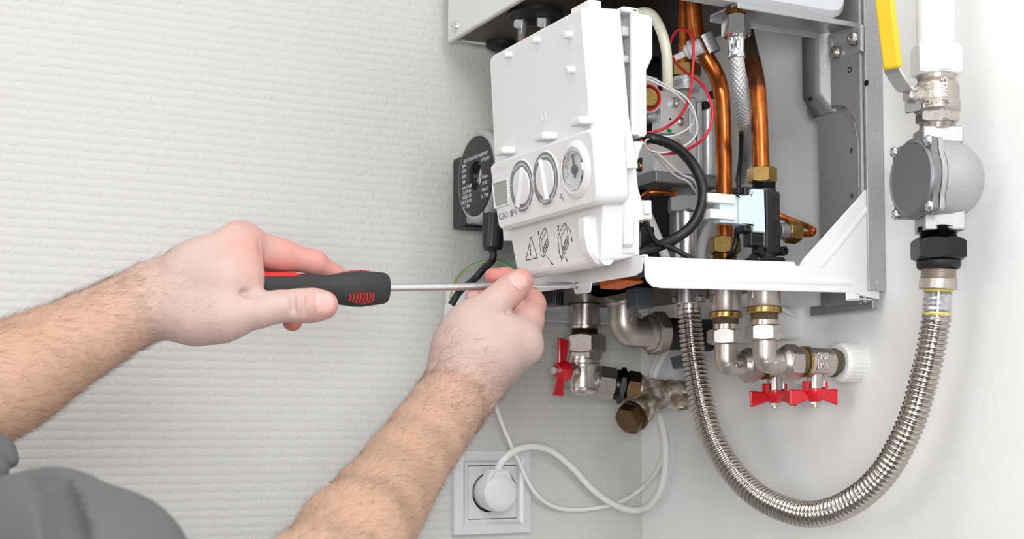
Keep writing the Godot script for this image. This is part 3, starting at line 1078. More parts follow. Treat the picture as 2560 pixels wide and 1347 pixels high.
	stroke(st, fl, [Vector2(0.2703, -0.0948), Vector2(0.2704, -0.0962)], 0.0016)
	# the two little drawings: a box being swung open
	for k in 2:
		var dxp := 0.0 if k == 0 else 0.037
		var sc := 0.80 if k == 0 else 0.92
		var oo: Vector2 = Vector2(0.2892, -0.0980) if k == 0 else Vector2(0.3218, -0.1017)
		var P := func(a: float, b: float) -> Vector2: return oo + Vector2(a, b) * 0.001 * sc
		stroke(st, fl, [P.call(0, 0), P.call(-1, 15), P.call(2, 19), P.call(13, 27), P.call(17, 24), P.call(18, 8), P.call(7, -2), P.call(4, -4)], 0.0006, true)
		stroke(st, fl, [P.call(2, 19), P.call(4, 15), P.call(15, 22), P.call(13, 27)], 0.0005)
		stroke(st, fl, [P.call(4, 15), P.call(5, -2)], 0.0005)
		for j in 3:
			stroke(st, fl, circle2(P.call(8.5 + j * 2.6, 4.5 + j * 3.0), 0.0014, 10), 0.0006, true)
		stroke(st, fl, [P.call(6, 0), P.call(16, 9), P.call(16, 15), P.call(6, 6)], 0.0005, true)
		if k == 0:
			stroke(st, fl, [P.call(11, -2), P.call(19, -9), P.call(24, -13)], 0.0005)
			stroke(st, fl, [P.call(21, -11), P.call(25, -14)], 0.0014)
		else:
			stroke(st, fl, [P.call(19, 22), P.call(23, 18), P.call(24, 10)], 0.0006)
			stroke(st, fl, [P.call(24, 12), P.call(24, 9)], 0.0012)
			stroke(st, fl, [P.call(-3, 6), P.call(-1, 2), P.call(2, -4), P.call(3, -8)], 0.0006)
			stroke(st, fl, [P.call(10, -4), P.call(13, -8)], 0.0012)
	put("warning_print", st, M.print_black, t)
	var tf := fl.basis
	q1 = Vector2(0.2877, -0.0797)
	text(t, "1", 0.0042, fl * Vector3(q1.x, q1.y, 0.0002), tf, M.print_black)
	q1 = Vector2(0.3228, -0.0798)
	text(t, "2", 0.0042, fl * Vector3(q1.x, q1.y, 0.0002), tf, M.print_black)

# ---------------------------------------------------------------- circulation pump
func pump() -> void:
	var c: Vector3 = Vector3(-0.2500, 1.6528, 0.0997)
	var t := thing("circulation_pump", "grey pump with a black printed faceplate left of the control box", "pump", c + Vector3(0.06, -0.05, 0))
	var st := S()
	var ax := Vector3(-1, 0, 0)
	lathe(st, c, ax, [[-0.13, 0], [-0.13, 0.040], [-0.028, 0.0475], [-0.006, 0.0468], [-0.002, 0.0450], [0.0, 0.0425], [0.0, 0.0395]], 56)
	put("housing", st, M.cast_alu, t)
	st = S()
	lathe(st, c, ax, [[-0.001, 0.0398], [0.0012, 0.0392], [0.0016, 0.0384], [0.0016, 0.0150], [0.0006, 0.0140], [-0.008, 0.0132]], 56)
	var fp := put("faceplate", st, M.pump_black, t)
	st = S()
	lathe(st, c, ax, [[-0.008, 0.0134], [-0.002, 0.0128], [-0.002, 0.0110], [-0.014, 0.0105]], 40)
	put("shaft_ring", st, M.black_plastic, t)
	st = S()
	lathe(st, c, ax, [[-0.02, 0.0108], [-0.005, 0.0104], [-0.0042, 0.0098], [-0.0042, 0]], 40)
	rbox(st, Transform3D(Basis(Vector3(1, 0, 0), 0.9), c - ax * 0.004), Vector3(0.0008, 0.017, 0.0014), 0.0003)
	put("vent_screw", st, M.chrome, t)
	# printed lines on the faceplate
	var b := Basis(Vector3(0, 0, 1), Vector3(0, 1, 0), Vector3(-1, 0, 0))
	var o := c + ax * 0.0017
	text(t, "RS15-50 AO KU PUMPTYP", 0.0027, o + Vector3(0, 0.0185, 0.001), b, M.print_white, 0.0002)
	text(t, "P/15/50", 0.0027, o + Vector3(0, 0.0128, 0.0235), b, M.print_white, 0.0002)
	for k in 4:
		text(t, ["Type", "230V", "50Hz", "kW"][k], 0.0024, o + Vector3(0, 0.0145 - k * 0.0055, -0.0255), b, M.print_white, 0.0002)
	for k in 5:
		text(t, ["min-1 A W", "I 0.20 40", "II 0.28 60", "III 0.36 80", "1.5 bar"][k], 0.0024, o + Vector3(0, -0.0080 - k * 0.0048, -0.0185), b, M.print_white, 0.0002)
	for k in 4:
		text(t, ["Pmax", "IP 42", "Class F", "Ta. 110C"][k], 0.0025, o + Vector3(0, -0.0040 - k * 0.0062, 0.0225), b, M.print_white, 0.0002)
	# terminal box at its side
	st = S()
	bx(st, Vector3(-0.243, c.y - 0.0435, 0.0270), Vector3(-0.150, c.y + 0.0300, 0.0540), 0.003)
	put("terminal_box", st, M.pump_black, t)
	st = S()
	bx(st, Vector3(-0.240, c.y - 0.041, 0.052), Vector3(-0.150, c.y + 0.0315, 0.080), 0.003)
	put("side_bracket", st, M.cast_alu, t)
	st = S()
	var g0 := c + Vector3(0.010, -0.0455, 0.016)
	lathe(st, g0, -UP, [[-0.01, 0.0105], [0.006, 0.0108], [0.026, 0.0105], [0.029, 0.0085], [0.029, 0.0040], [0.031, 0.0038], [0.031, 0]], 8)
	put("cable_gland", st, M.black_plastic, t)
	var gl := g0 - UP * 0.030
	var st2 := S()
	tube(st2, spline([gl + UP * 0.004, gl - UP * 0.008, Vector3(-0.2430, 1.5614, 0.1008), Vector3(-0.2500, 1.5520, 0.0973), Vector3(-0.2550, 1.5414, 0.0727), Vector3(-0.2620, 1.5280, 0.0671)], 10), 0.0036, 14)
	solo("pump_cable", "thick black cable hanging from the pump behind the screwdriver shaft", "cable", st2, M.black_cable, gl - UP * 0.05)
	st = S()
	var gw := [Vector3(-0.2460, 1.5386, 0.0297), Vector3(-0.2460, 1.5551, 0.0424), Vector3(-0.2440, 1.5653, 0.0630), Vector3(-0.2380, 1.5703, 0.0830), Vector3(-0.2320, 1.5696, 0.1069), Vector3(-0.2280, 1.5645, 0.1234), Vector3(-0.2250, 1.5563, 0.1363), Vector3(-0.2220, 1.5400, 0.1389)]
	tube(st, spline(gw, 8), 0.0011, 8)
	var ge := thing("earth_wire", "thin green and yellow earth wire arching behind the fingers", "wire", gw[4] - UP * 0.03)
	put("green_sheath", st, M.green_wire, ge)
	st = S()
	var gy := []
	for q in spline(gw, 8):
		gy.append(q + Vector3(-0.0004, -0.0009, 0.0003))
	tube(st, gy, 0.00045, 6)
	put("yellow_stripe", st, M.yellow_wire, ge)

# ---------------------------------------------------------------- pipes inside the boiler
func pipes_inside() -> void:
	var st := S()
	var pa := [Vector3(-0.1280, 1.7929, 0.2992), Vector3(-0.1280, 1.7832, 0.2997), Vector3(-0.1260, 1.7613, 0.3002), Vector3(-0.1200, 1.7406, 0.3044), Vector3(-0.1100, 1.7246, 0.3060), Vector3(-0.1020, 1.7123, 0.3025), Vector3(-0.1000, 1.6942, 0.3024), Vector3(-0.1000, 1.6684, 0.3033), Vector3(-0.1000, 1.6209, 0.3043), Vector3(-0.1000, 1.5593, 0.3045)]
	tube(st, resample(spline(pa, 16), 0.002), 0.0075, 28)
	var t := thing("copper_pipe", "bright copper pipe with a kink and a sensor clip, left of the braided hose", "pipe", Vector3(-0.1000, 1.5593, 0.3045))
	put("tube", st, M.copper, t)
	st = S()
	var n0: Vector3 = Vector3(-0.1000, 1.5594, 0.3039)
	hexnut(st, n0 + UP * 0.002, UP, 0.0150, 0.0125, 0.3)
	put("nut", st, M.brass, t)
	st = S()
	lathe(st, n0 + UP * 0.004, -UP, thread([[0, 0], [0, 0.0112]], 0.0, 0.012, 0.0112, 0.002, 0.001) + [[0.022, 0.0105], [0.022, 0]], 32)
	put("threaded_stub", st, M.brass, t)

	st = S()
	var pb := [Vector3(-0.0850, 1.7660, 0.3171), Vector3(-0.0870, 1.7452, 0.3261), Vector3(-0.0920, 1.7252, 0.3390), Vector3(-0.0970, 1.7041, 0.3507), Vector3(-0.1000, 1.6830, 0.3566), Vector3(-0.1000, 1.6581, 0.3579), Vector3(-0.1000, 1.6264, 0.3590)]
	var path := resample(spline(pb, 16), 0.002)
	var cut := int(path.size() * 0.30)
	t = thing("copper_pipe", "dull copper pipe with a green tarnished top, right of the braided hose", "pipe", Vector3(-0.1000, 1.6177, 0.3588))
	var cut2 := int(path.size() * 0.52)
	tube(st, path.slice(cut2 - 1), 0.0073, 28)
	put("tube", st, M.copper, t)
	st = S()
	tube(st, path.slice(cut - 1, cut2 + 1), 0.0073, 28)
	put("darkened_length", st, M.copper_dark, t, "darkened length of copper")
	st = S()
	tube(st, path.slice(0, cut + 1), 0.0073, 28)
	put("tarnished_end", st, M.copper_green, t, "green tarnished top end")
	st = S()
	hexnut(st, Vector3(-0.1000, 1.6164, 0.3599), UP, 0.0135, 0.0112, 0.35)
	put("nut", st, M.brass, t)

	# flow sensor body below the second copper pipe
	var f0: Vector3 = Vector3(-0.1000, 1.6118, 0.3627)
	t = thing("flow_sensor", "black moulded flow sensor body with raised lettering under the dull copper pipe", "sensor", Vector3(-0.1000, 1.5476, 0.3626))
	st = S()
	lathe(st, f0 + UP * 0.005, -UP, thread([[0, 0.004], [0, 0.0098]], 0.0, 0.006, 0.0104, 0.002, 0.0012) + [[0.0065, 0.0100], [0.0075, 0.0104], [0.058, 0.0106], [0.060, 0.0100], [0.072, 0.0100], [0.072, 0.0]], 40)
	put("barrel", st, M.black_plastic, t)
	st = S()
	bx(st, Vector3(f0.x - 0.006, f0.y - 0.058, f0.z - 0.0115), Vector3(f0.x + 0.0095, f0.y - 0.004, f0.z + 0.0106), 0.002)
	put("flat_side", st, M.black_plastic, t)
	st = S()
	bx(st, Vector3(f0.x - 0.026, f0.y - 0.0405, f0.z - 0.006), Vector3(f0.x - 0.007, f0.y - 0.0015, f0.z + 0.0075), 0.0015)
	bx(st, Vector3(f0.x - 0.030, f0.y - 0.0075, f0.z - 0.006), Vector3(f0.x - 0.010, f0.y - 0.0015, f0.z + 0.004), 0.001)
	put("socket_housing", st, M.black_plastic, t)
	st = S()
	# flange with two ears and socket head screws
	rbox(st, Transform3D(Basis(), f0 + Vector3(0, -0.0635, 0)), Vector3(0.030, 0.0065, 0.022), 0.003)
	lathe(st, f0 + Vector3(-0.019, -0.0625, 0.006), Vector3(1, 0, 0), [[0, 0], [0, 0.0035], [0.014, 0.0042], [0.014, 0]], 20)
	put("flange", st, M.black_plastic, t)
	for q in [Vector3(-0.1116, 1.5552, 0.3777), Vector3(-0.0838, 1.5574, 0.3694)]:
		st = S()
		lathe(st, q - Vector3(0, 0, 0.012), Vector3(-0.05, 0, 1), [[0, 0], [0, 0.0034], [0.009, 0.0034], [0.009, 0.0042], [0.0125, 0.0042], [0.0132, 0.0038], [0.0132, 0.0021], [0.010, 0.0020], [0.010, 0]], 24)
		put("cap_screw", st, M.black_plastic, t)
	var b := Basis(Vector3(0, 0, 1), PI / 2)
	text(t, "880023", 0.0040, f0 + Vector3(0.0035, -0.036, 0.0107), b, M.black_plastic, 0.0007, "Droid Sans", 700)
	text(t, "4218", 0.0040, f0 + Vector3(-0.013, -0.046, 0.0078), Basis(), M.black_plastic, 0.0009, "Droid Sans", 700)
	st = S()
	bx(st, f0 + Vector3(-0.020, -0.052, -0.004), f0 + Vector3(-0.006, -0.040, 0.0076), 0.001)
	put("number_block", st, M.black_plastic, t)
	st = S()
	lathe(st, f0 + Vector3(0.0045, -0.0125, 0.0100), Vector3(0, 0, 1), [[0, 0.003], [0.0012, 0.003], [0.0012, 0.0019], [0.0004, 0.0018], [0.0004, 0]], 20)
	put("raised_boss", st, M.black_plastic, t)
	# side nut and copper capillary
	var s0: Vector3 = Vector3(-0.0885, 1.5749, 0.3665)
	st = S()
	cyl(st, s0, s0 + Vector3(0.012, 0, 0), 0.0070, 0.0006)
	put("side_outlet", st, M.cast_dark, t)
	var ct := thing("capillary_pipe", "thin copper capillary pipe with a brass nut beside the black flow sensor", "pipe", s0 + Vector3(0.02, -0.01, 0))
	st = S()
	hexnut(st, s0 + Vector3(0.0085, 0, 0), Vector3(1, 0, 0), 0.0125, 0.0088, 0.2)
	put("nut", st, M.brass, ct)
	st = S()
	tube(st, spline([s0 + Vector3(0.018, 0.0, 0), Vector3(-0.0620, 1.5739, 0.3656), Vector3(-0.0520, 1.5746, 0.3646), Vector3(-0.0500, 1.5773, 0.3665), Vector3(-0.0540, 1.5800, 0.3661), Vector3(-0.0700, 1.5836, 0.3677), Vector3(-0.0900, 1.5909, 0.3603), Vector3(-0.0980, 1.5959, 0.3483)], 10), 0.0026, 14)
	put("tube", st, M.copper, ct)

	# pale blue plug in the sensor
	t = thing("sensor_plug", "pale blue plastic cable plug pushed onto the black flow sensor", "plug", f0 + Vector3(-0.03, -0.04, 0.01))
	st = S()
	prism(st, rp([Vector2(-0.0480, -0.0085), Vector2(-0.0230, -0.0075), Vector2(-0.0225, -0.0020), Vector2(-0.0095, -0.0015), Vector2(-0.0085, -0.0385), Vector2(-0.0205, -0.0385), Vector2(-0.0215, -0.0330), Vector2(-0.0355, -0.0330), Vector2(-0.0355, -0.0100)], 0.001, 3), Transform3D(Basis(), f0 + Vector3(0.0015, -0.002, 0.0112)), 0.013, 0.0008)
	put("shell", st, M.blue_plastic, t)
	st = S()
	bx(st, f0 + Vector3(-0.0520, -0.0345, -0.002), f0 + Vector3(-0.034, -0.0110, 0.0085), 0.001)
	put("rear_shell", st, M.blue_plastic, t)
	for k in 2:
		st = S()
		bx(st, f0 + Vector3(-0.066 + 0.002 * k, -0.0185 - 0.0135 * k, 0.001), f0 + Vector3(-0.038, -0.0105 - 0.0135 * k, 0.0115), 0.0008)
		put("contact_sleeve", st, M.white_plastic, t)

	# braided hose
	t = thing("braided_hose", "thin steel braided hose hanging from the channel bar between the copper pipes", "hose", Vector3(-0.1080, 1.6360, 0.3498))
	var h0: Vector3 = Vector3(-0.1370, 1.7527, 0.3757)
	st = S()
	lathe(st, h0 + UP * 0.012, -UP, thread([[0, 0], [0, 0.0092]], 0.0, 0.012, 0.0095, 0.0022, 0.0009) + [[0.013, 0.009], [0.013, 0]], 32)
	put("threaded_stub", st, M.brass_dark, t)
	st = S()
	hexnut(st, h0 - UP * 0.0165, UP, 0.0180, 0.0108, 0.46)
	put("nut", st, M.chrome, t)
	st = S()
	var flute := func(a: float) -> float: return 1.0 - 0.07 * pow(maxf(0.0, cos(a * 6.0)), 2.0)
	lathe(st, h0 - UP * 0.0155, -UP, [[0, 0.0065], [0.0015, 0.0072]], 48)
	lathe(st, h0 - UP * 0.0155, -UP, [[0.0015, 0.0072], [0.0030, 0.0074], [0.0032, 0.0074]], 48)
	lathe(st, h0 - UP * 0.0155, -UP, [[0.0030, 0.0074], [0.0045, 0.0070], [0.0130, 0.0070], [0.0145, 0.0073]], 72, flute)
	lathe(st, h0 - UP * 0.0155, -UP, [[0.0145, 0.0072], [0.016, 0.0077], [0.0190, 0.0077], [0.0196, 0.0070], [0.0196, 0.005]], 48)
	put("ferrule", st, M.chrome, t)
	st = S()
	var hp := [h0 - UP * 0.033, Vector3(-0.1360, 1.7095, 0.3764), Vector3(-0.1320, 1.6901, 0.3728), Vector3(-0.1160, 1.6713, 0.3545), Vector3(-0.0920, 1.6613, 0.3260), Vector3(-0.0660, 1.6534, 0.2915), Vector3(-0.0520, 1.6387, 0.2632)]
	var N := 10.0
	var braid := func(s: float, a: float) -> float:
		var u := a * N * 0.5 + s * 820.0
		var v := a * N * 0.5 - s * 820.0
		return 0.0054 + 0.0009 * pow(absf(sin(u) * sin(v)), 0.7)
	tube(st, resample(spline(hp, 24), 0.00045), braid, 72)
	put("braid", st, M.braid_steel, t)

	# sensor clip on the first copper pipe
	var cc: Vector3 = Vector3(-0.1205, 1.7478, 0.3090)
	var cd: Vector3 = (Vector3(-0.1110, 1.7238, 0.3087) - Vector3(-0.1260, 1.7590, 0.3021)).normalized()
	t = thing("pipe_clip_sensor", "steel spring clip with a white temperature sensor on the kinked copper pipe", "sensor", cc - UP * 0.01)
	st = S()
	var e1 := Vector3(1, 0, 0.15)
	e1 = (e1 - cd * e1.dot(cd)).normalized()
	var e2 := cd.cross(e1)
	var arcp := []
	for i in 17:
		var a := -2.3 + 4.6 * i / 16.0
		arcp.append([cos(a), sin(a)])
	var sg := ng()
	for i in 16:
		for rr in [0.0083, 0.0092]:
			var A: Vector3 = cc + (e1 * arcp[i][0] + e2 * arcp[i][1]) * rr
			var B: Vector3 = cc + (e1 * arcp[i + 1][0] + e2 * arcp[i + 1][1]) * rr
			var o: Vector3 = (A + B) * 0.5 - cc
			quad(st, A - cd * 0.0088, B - cd * 0.0088, B + cd * 0.0088, A + cd * 0.0088, o if rr > 0.009 else -o, sg + (0 if rr > 0.009 else 500000))
		for s in [-0.0088, 0.0088]:
			var p := [cc + cd * s]
			var A1: Vector3 = p[0] + (e1 * arcp[i][0] + e2 * arcp[i][1]) * 0.0083
			var B1: Vector3 = p[0] + (e1 * arcp[i + 1][0] + e2 * arcp[i + 1][1]) * 0.0083
			var A2: Vector3 = p[0] + (e1 * arcp[i][0] + e2 * arcp[i][1]) * 0.0092
			var B2: Vector3 = p[0] + (e1 * arcp[i + 1][0] + e2 * arcp[i + 1][1]) * 0.0092
			quad(st, A1, B1, B2, A2, cd * signf(s), ng())
	put("spring_clip", st, M.galvanised, t)
	st = S()
	for s in [-0.0080, 0.0080]:
		tube(st, [cc - e1 * 0.010 + cd * s + e2 * 0.007, cc - e1 * 0.007 + cd * s - e2 * 0.0085], 0.0011, 8)
	put("spring_wire", st, M.chrome, t)
	st = S()
	var p0: Vector3 = Vector3(-0.1310, 1.7444, 0.3099)
	var p1: Vector3 = Vector3(-0.1500, 1.7340, 0.2862)
	var dd := (p1 - p0).normalized()
	cyl(st, p0 - dd * 0.004, p0 + dd * 0.012, 0.0068, 0.001)
	rbox(st, Transform3D(Basis(dd, dd.cross(Vector3(0, 0, 1)).normalized(), dd.cross(dd.cross(Vector3(0, 0, 1)))).orthonormalized(), p0.lerp(p1, 0.62)), Vector3(0.021, 0.0056, 0.008), 0.001)
	lathe(st, p0 + dd * 0.006, dd, [[-0.002, 0.0092], [0.001, 0.0092], [0.001, 0.006]], 32)
	put("sensor_body", st, M.white_plastic, t)
	st = S()
	var w := [Vector3(-0.1520, 1.7353, 0.2873), Vector3(-0.1550, 1.7441, 0.2992), Vector3(-0.1570, 1.7530, 0.3114), Vector3(-0.1570, 1.7541, 0.3241), Vector3(-0.1570, 1.7454, 0.3371), Vector3(-0.1570, 1.7347, 0.3406), Vector3(-0.1580, 1.7118, 0.3405), Vector3(-0.1600, 1.6894, 0.3376), Vector3(-0.1640, 1.6749, 0.3298), Vector3(-0.1700, 1.6670, 0.3187), Vector3(-0.1780, 1.6634, 0.3132), Vector3(-0.1900, 1.6614, 0.3061)]
	tube(st, spline(w, 10), 0.00125, 10)
	var rt := solo("red_wire", "thin red wire looping up in front of the kinked copper pipe", "wire", st, M.red_wire, w[8])
	st = S()
	w = [Vector3(-0.1480, 1.7370, 0.2943), Vector3(-0.1500, 1.7272, 0.3056), Vector3(-0.1520, 1.7143, 0.3248), Vector3(-0.1530, 1.7055, 0.3398), Vector3(-0.1530, 1.6939, 0.3529), Vector3(-0.1530, 1.6763, 0.3621), Vector3(-0.1540, 1.6641, 0.3628), Vector3(-0.1580, 1.6518, 0.3583), Vector3(-0.1650, 1.6438, 0.3462), Vector3(-0.1750, 1.6403, 0.3336), Vector3(-0.1850, 1.6409, 0.3270), Vector3(-0.1950, 1.6445, 0.3269), Vector3(-0.2050, 1.6496, 0.3320)]
	tube(st, spline(w, 10), 0.00125, 10)
	solo("red_wire", "thin red wire sagging in a wide loop in front of the gas valve", "wire", st, M.red_wire, w[9])

	# translucent hose
	st = S()
	w = [Vector3(-0.1950, 1.7630, 0.3074), Vector3(-0.1900, 1.7677, 0.3113), Vector3(-0.1840, 1.7633, 0.3186), Vector3(-0.1780, 1.7487, 0.3232), Vector3(-0.1740, 1.7313, 0.3244), Vector3(-0.1700, 1.7151, 0.3200), Vector3(-0.1650, 1.7024, 0.3128)]
	tube(st, spline(w, 12), 0.0046, 20)
	solo("silicone_tube", "cream translucent rubber tube arching behind the control box", "tube", st, M.silicone_tube, w[6])

# ---------------------------------------------------------------- gas valve
func gas_valve() -> void:
	var t := thing("gas_valve", "bright die-cast gas valve with a plate, screws and a ribbed dial behind the loose wires", "valve", Vector3(-0.11, 1.63, 0.25))
	var c := Vector3(-0.108, 0, 0.246)
	var st := S()
	prism(st, rp([Vector2(-0.1457, 1.7120), Vector2(-0.1157, 1.7153), Vector2(-0.1160, 1.6795), Vector2(-0.1257, 1.6741), Vector2(-0.1461, 1.6722)], [0.001, 0.001, 0.002, 0.01, 0.002]), FZ(0.272), 0.016, 0.0008)
	put("upper_plate", st, M.die_cast, t)
	st = S()
	prism(st, rp([Vector2(-0.1504, 1.6651), Vector2(-0.1318, 1.6736), Vector2(-0.1133, 1.6805), Vector2(-0.1033, 1.6703), Vector2(-0.1036, 1.6359), Vector2(-0.1234, 1.6336), Vector2(-0.1506, 1.6372)], [0.004, 0.002, 0.003, 0.006, 0.004, 0.002, 0.006]), FZ(0.268), 0.045, 0.002)
	put("lower_body", st, M.die_cast, t)
	st = S()
	lathe(st, Vector3(-0.1274, 1.6634, 0.2672), Vector3(0, 0, 1), [[0, 0], [0.0, 0.0072], [0.0016, 0.0070], [0.0018, 0.0064], [0.0018, 0]], 32)
	put("round_cover", st, M.cast_alu, t)
	st = S()
	bx(st, Vector3(-0.1536, 1.7148, 0.2620) - Vector3(0, 0, 0.04), Vector3(-0.1400, 1.6858, 0.2620), 0.004)
	put("side_block", st, M.cast_alu, t)
	st = S()
	bx(st, Vector3(-0.1556, 1.7272, 0.2620) - Vector3(0, 0, 0.03), Vector3(-0.1410, 1.7162, 0.2620), 0.003)
	put("coil_cap", st, M.vessel_enamel, t)
	st = S()
	var knurl := func(a: float) -> float: return 1.0 + 0.02 * sin(a * 46.0)
	lathe(st, Vector3(-0.1571, 1.7048, 0.2620), Vector3(-0.1, 0, 1), [[0, 0.0145], [0.006, 0.0145], [0.007, 0.0138]], 184, knurl)
	lathe(st, Vector3(-0.1571, 1.7048, 0.2620), Vector3(-0.1, 0, 1), [[0.007, 0.0138], [0.007, 0.0126]], 48)
	put("ribbed_dial", st, M.vessel_enamel, t)
	st = S()
	lathe(st, Vector3(-0.1571, 1.7048, 0.2620), Vector3(-0.1, 0, 1), [[0.0065, 0.0128], [0.0085, 0.0122], [0.0085, 0.0112], [0.0070, 0.0108]], 48)
	put("red_ring", st, M.red_rubber, t, "red ring of the dial")
	st = S()
	lathe(st, Vector3(-0.1571, 1.7048, 0.2620), Vector3(-0.1, 0, 1), [[0.0070, 0.0110], [0.0080, 0.0100], [0.0095, 0.0080], [0.0095, 0.0]], 48)
	put("dial_centre", st, M.brass, t)
	st = S()
	bx(st, Vector3(-0.1063, 1.7141, 0.2580) - Vector3(0, 0, 0.05), Vector3(-0.0973, 1.6754, 0.2580), 0.002)
	put("middle_body", st, M.die_cast, t)
	st = S()
	bx(st, Vector3(-0.0880, 1.7219, 0.2450) - Vector3(0, 0, 0.04), Vector3(-0.0820, 1.6430, 0.2450), 0.0015)
	lathe(st, Vector3(-0.0692, 1.6456, 0.2350), UP, [[0, 0], [0, 0.0075], [0.055, 0.0075], [0.057, 0.0085], [0.078, 0.0085], [0.08, 0.007], [0.08, 0]], 32)
	put("rear_column", st, M.die_cast, t)
	st = S()
	prism(st, rp([Vector2(-0.1026, 1.7253), Vector2(-0.0800, 1.7279), Vector2(-0.0802, 1.7140), Vector2(-0.1027, 1.7116)], 0.001), FZ(0.250), 0.03, 0.001)
	put("top_block", st, M.die_cast, t)
	for q in [Vector3(-0.0704, 1.7217, 0.2460), Vector3(-0.0774, 1.7113, 0.2460)]:
		st = S()
		cyl(st, q - Vector3(0, 0, 0.02), q, 0.0038, 0.0004, 20)
		put("black_screw", st, M.black_plastic, t)
	st = S()
	lathe(st, Vector3(-0.1317, 1.7020, 0.2722), Vector3(0, 0, 1), [[0, 0], [0, 0.0046], [0.0030, 0.0044], [0.0036, 0.0038], [0.0036, 0.0021], [0.0008, 0.0019], [0.0008, 0]], 28)
	put("test_nipple", st, M.steel_bright, t)
	st = S()
	lathe(st, Vector3(-0.1321, 1.7018, 0.2728), Vector3(0, 0, 1), [[0, 0], [0.0018, 0.0007], [0.0022, 0]], 12)
	put("nipple_pin", st, M.chrome, t)
	st = S()
	cyl(st, Vector3(-0.1360, 1.6865, 0.2716), Vector3(-0.1365, 1.6863, 0.2724), 0.0011, 0.0002, 14)
	put("hole_shade", st, M.painted_shade, t)  # black dot painted for the shade in a small hole
	st = S()
	screw(st, Vector3(-0.1253, 1.6852, 0.2722), Vector3(0, 0, 1), 0.0042)
	put("screw", st, M.steel_bright, t)
	st = S()
	for q in [[1673, 326, 0.0017], [1670, 328, 0.0010], [1676.5, 331, 0.0012], [1671, 323.5, 0.0008], [1678, 326.5, 0.0007]]:
		var o := Vector3()
		if q[0] == 1673: o = Vector3(-0.1375, 1.6759, 0.2722)
		elif q[0] == 1670: o = Vector3(-0.1391, 1.6752, 0.2722)
		elif q[0] == 1676.5: o = Vector3(-0.1360, 1.6742, 0.2722)
		elif q[0] == 1671: o = Vector3(-0.1384, 1.6767, 0.2722)
		else: o = Vector3(-0.1354, 1.6759, 0.2722)
		cyl(st, o, o + Vector3(0, 0, 0.0002), q[2], 0.00005, 14)
	put("paint_mark", st, M.green_wire, t, "green paint mark")
	# top neck
	st = S()
	var nk: Vector3 = Vector3(-0.1080, 1.7190, 0.2553)
	lathe(st, nk, UP, [[0, 0], [0, 0.0130], [0.003, 0.0130], [0.0032, 0.0122], [0.0055, 0.0130], [0.006, 0.0122], [0.0085, 0.0130], [0.009, 0.0120], [0.014, 0.0122], [0.014, 0]], 36)
	put("top_neck", st, M.die_cast, t)
	# lower flange, threads, big steel nut and pipe
	st = S()
	var lf: Vector3 = Vector3(-0.1080, 1.6369, 0.2528)
	bx(st, lf + Vector3(-0.045, -0.0095, -0.022), lf + Vector3(0.028, 0.001, 0.020), 0.0016)
	put("lower_flange", st, M.cast_dark, t)
	st = S()
	lathe(st, lf - UP * 0.009, -UP, thread([[0, 0], [0, 0.0142]], 0.0, 0.012, 0.0146, 0.003, 0.0009) + [[0.0135, 0.0135], [0.0135, 0]], 36)
	put("threaded_stub", st, M.cast_dark, t)
	st = S()
	lathe(st, Vector3(-0.1500, 1.6480, 0.2439) + Vector3(0.02, 0, -0.01), Vector3(-1, 0.0, 0.5), [[0, 0], [0, 0.012], [0.012, 0.010], [0.024, 0.0062], [0.024, 0]], 24)
	lathe(st, Vector3(-0.1300, 1.6552, 0.2379) - UP * 0.02, UP, [[0, 0], [0, 0.015], [0.04, 0.015], [0.04, 0]], 24)
	put("rear_casting", st, M.black_rubber, t)
	st = S()
	screw(st, Vector3(-0.1620, 1.6432, 0.2596), Vector3(-1, 0, 0.55), 0.0032)
	put("brass_screw", st, M.brass, t)

	t = thing("brass_union", "brass hex union with a copper stub on top of the gas valve", "fitting", nk + UP * 0.014)
	st = S()
	hexnut(st, nk + UP * 0.0125, UP, 0.0125, 0.0130, 0.2)
	put("nut", st, M.brass, t)
	st = S()
	tube(st, spline([nk + UP * 0.020, nk + UP * 0.034, nk + UP * 0.05, nk + UP * 0.10], 6), 0.0068, 24)
	put("stub", st, M.copper, t)

	t = thing("gas_feed_pipe", "short thick galvanised pipe with a large steel nut under the gas valve", "pipe", Vector3(-0.1080, 1.5607, 0.2550))
	st = S()
	var nu: Vector3 = Vector3(-0.1080, 1.6050, 0.2530)
	hexnut(st, nu, UP, 0.0145, 0.0146, 0.12)
	put("nut", st, M.cast_alu, t)
	st = S()
	cyl(st, Vector3(-0.1080, 1.5198, 0.2544), nu + UP * 0.004, 0.0106, 0.0004, 36)
	put("tube", st, M.steel_bright, t)

# ---------------------------------------------------------------- loose wires and cables in the boiler
func wire(called: String, label: String, pts: Array, r: float, m: Material, cat := "wire", group := "") -> Node3D:
	var st := S()
	tube(st, spline(pts, 10), r, 12)
	var low: Vector3 = pts[0]
	for p in pts:
		if p.y < low.y:
			low = p
	var t := thing(called, label, cat, low, group)
	put("sheath", st, m, t)
	return t

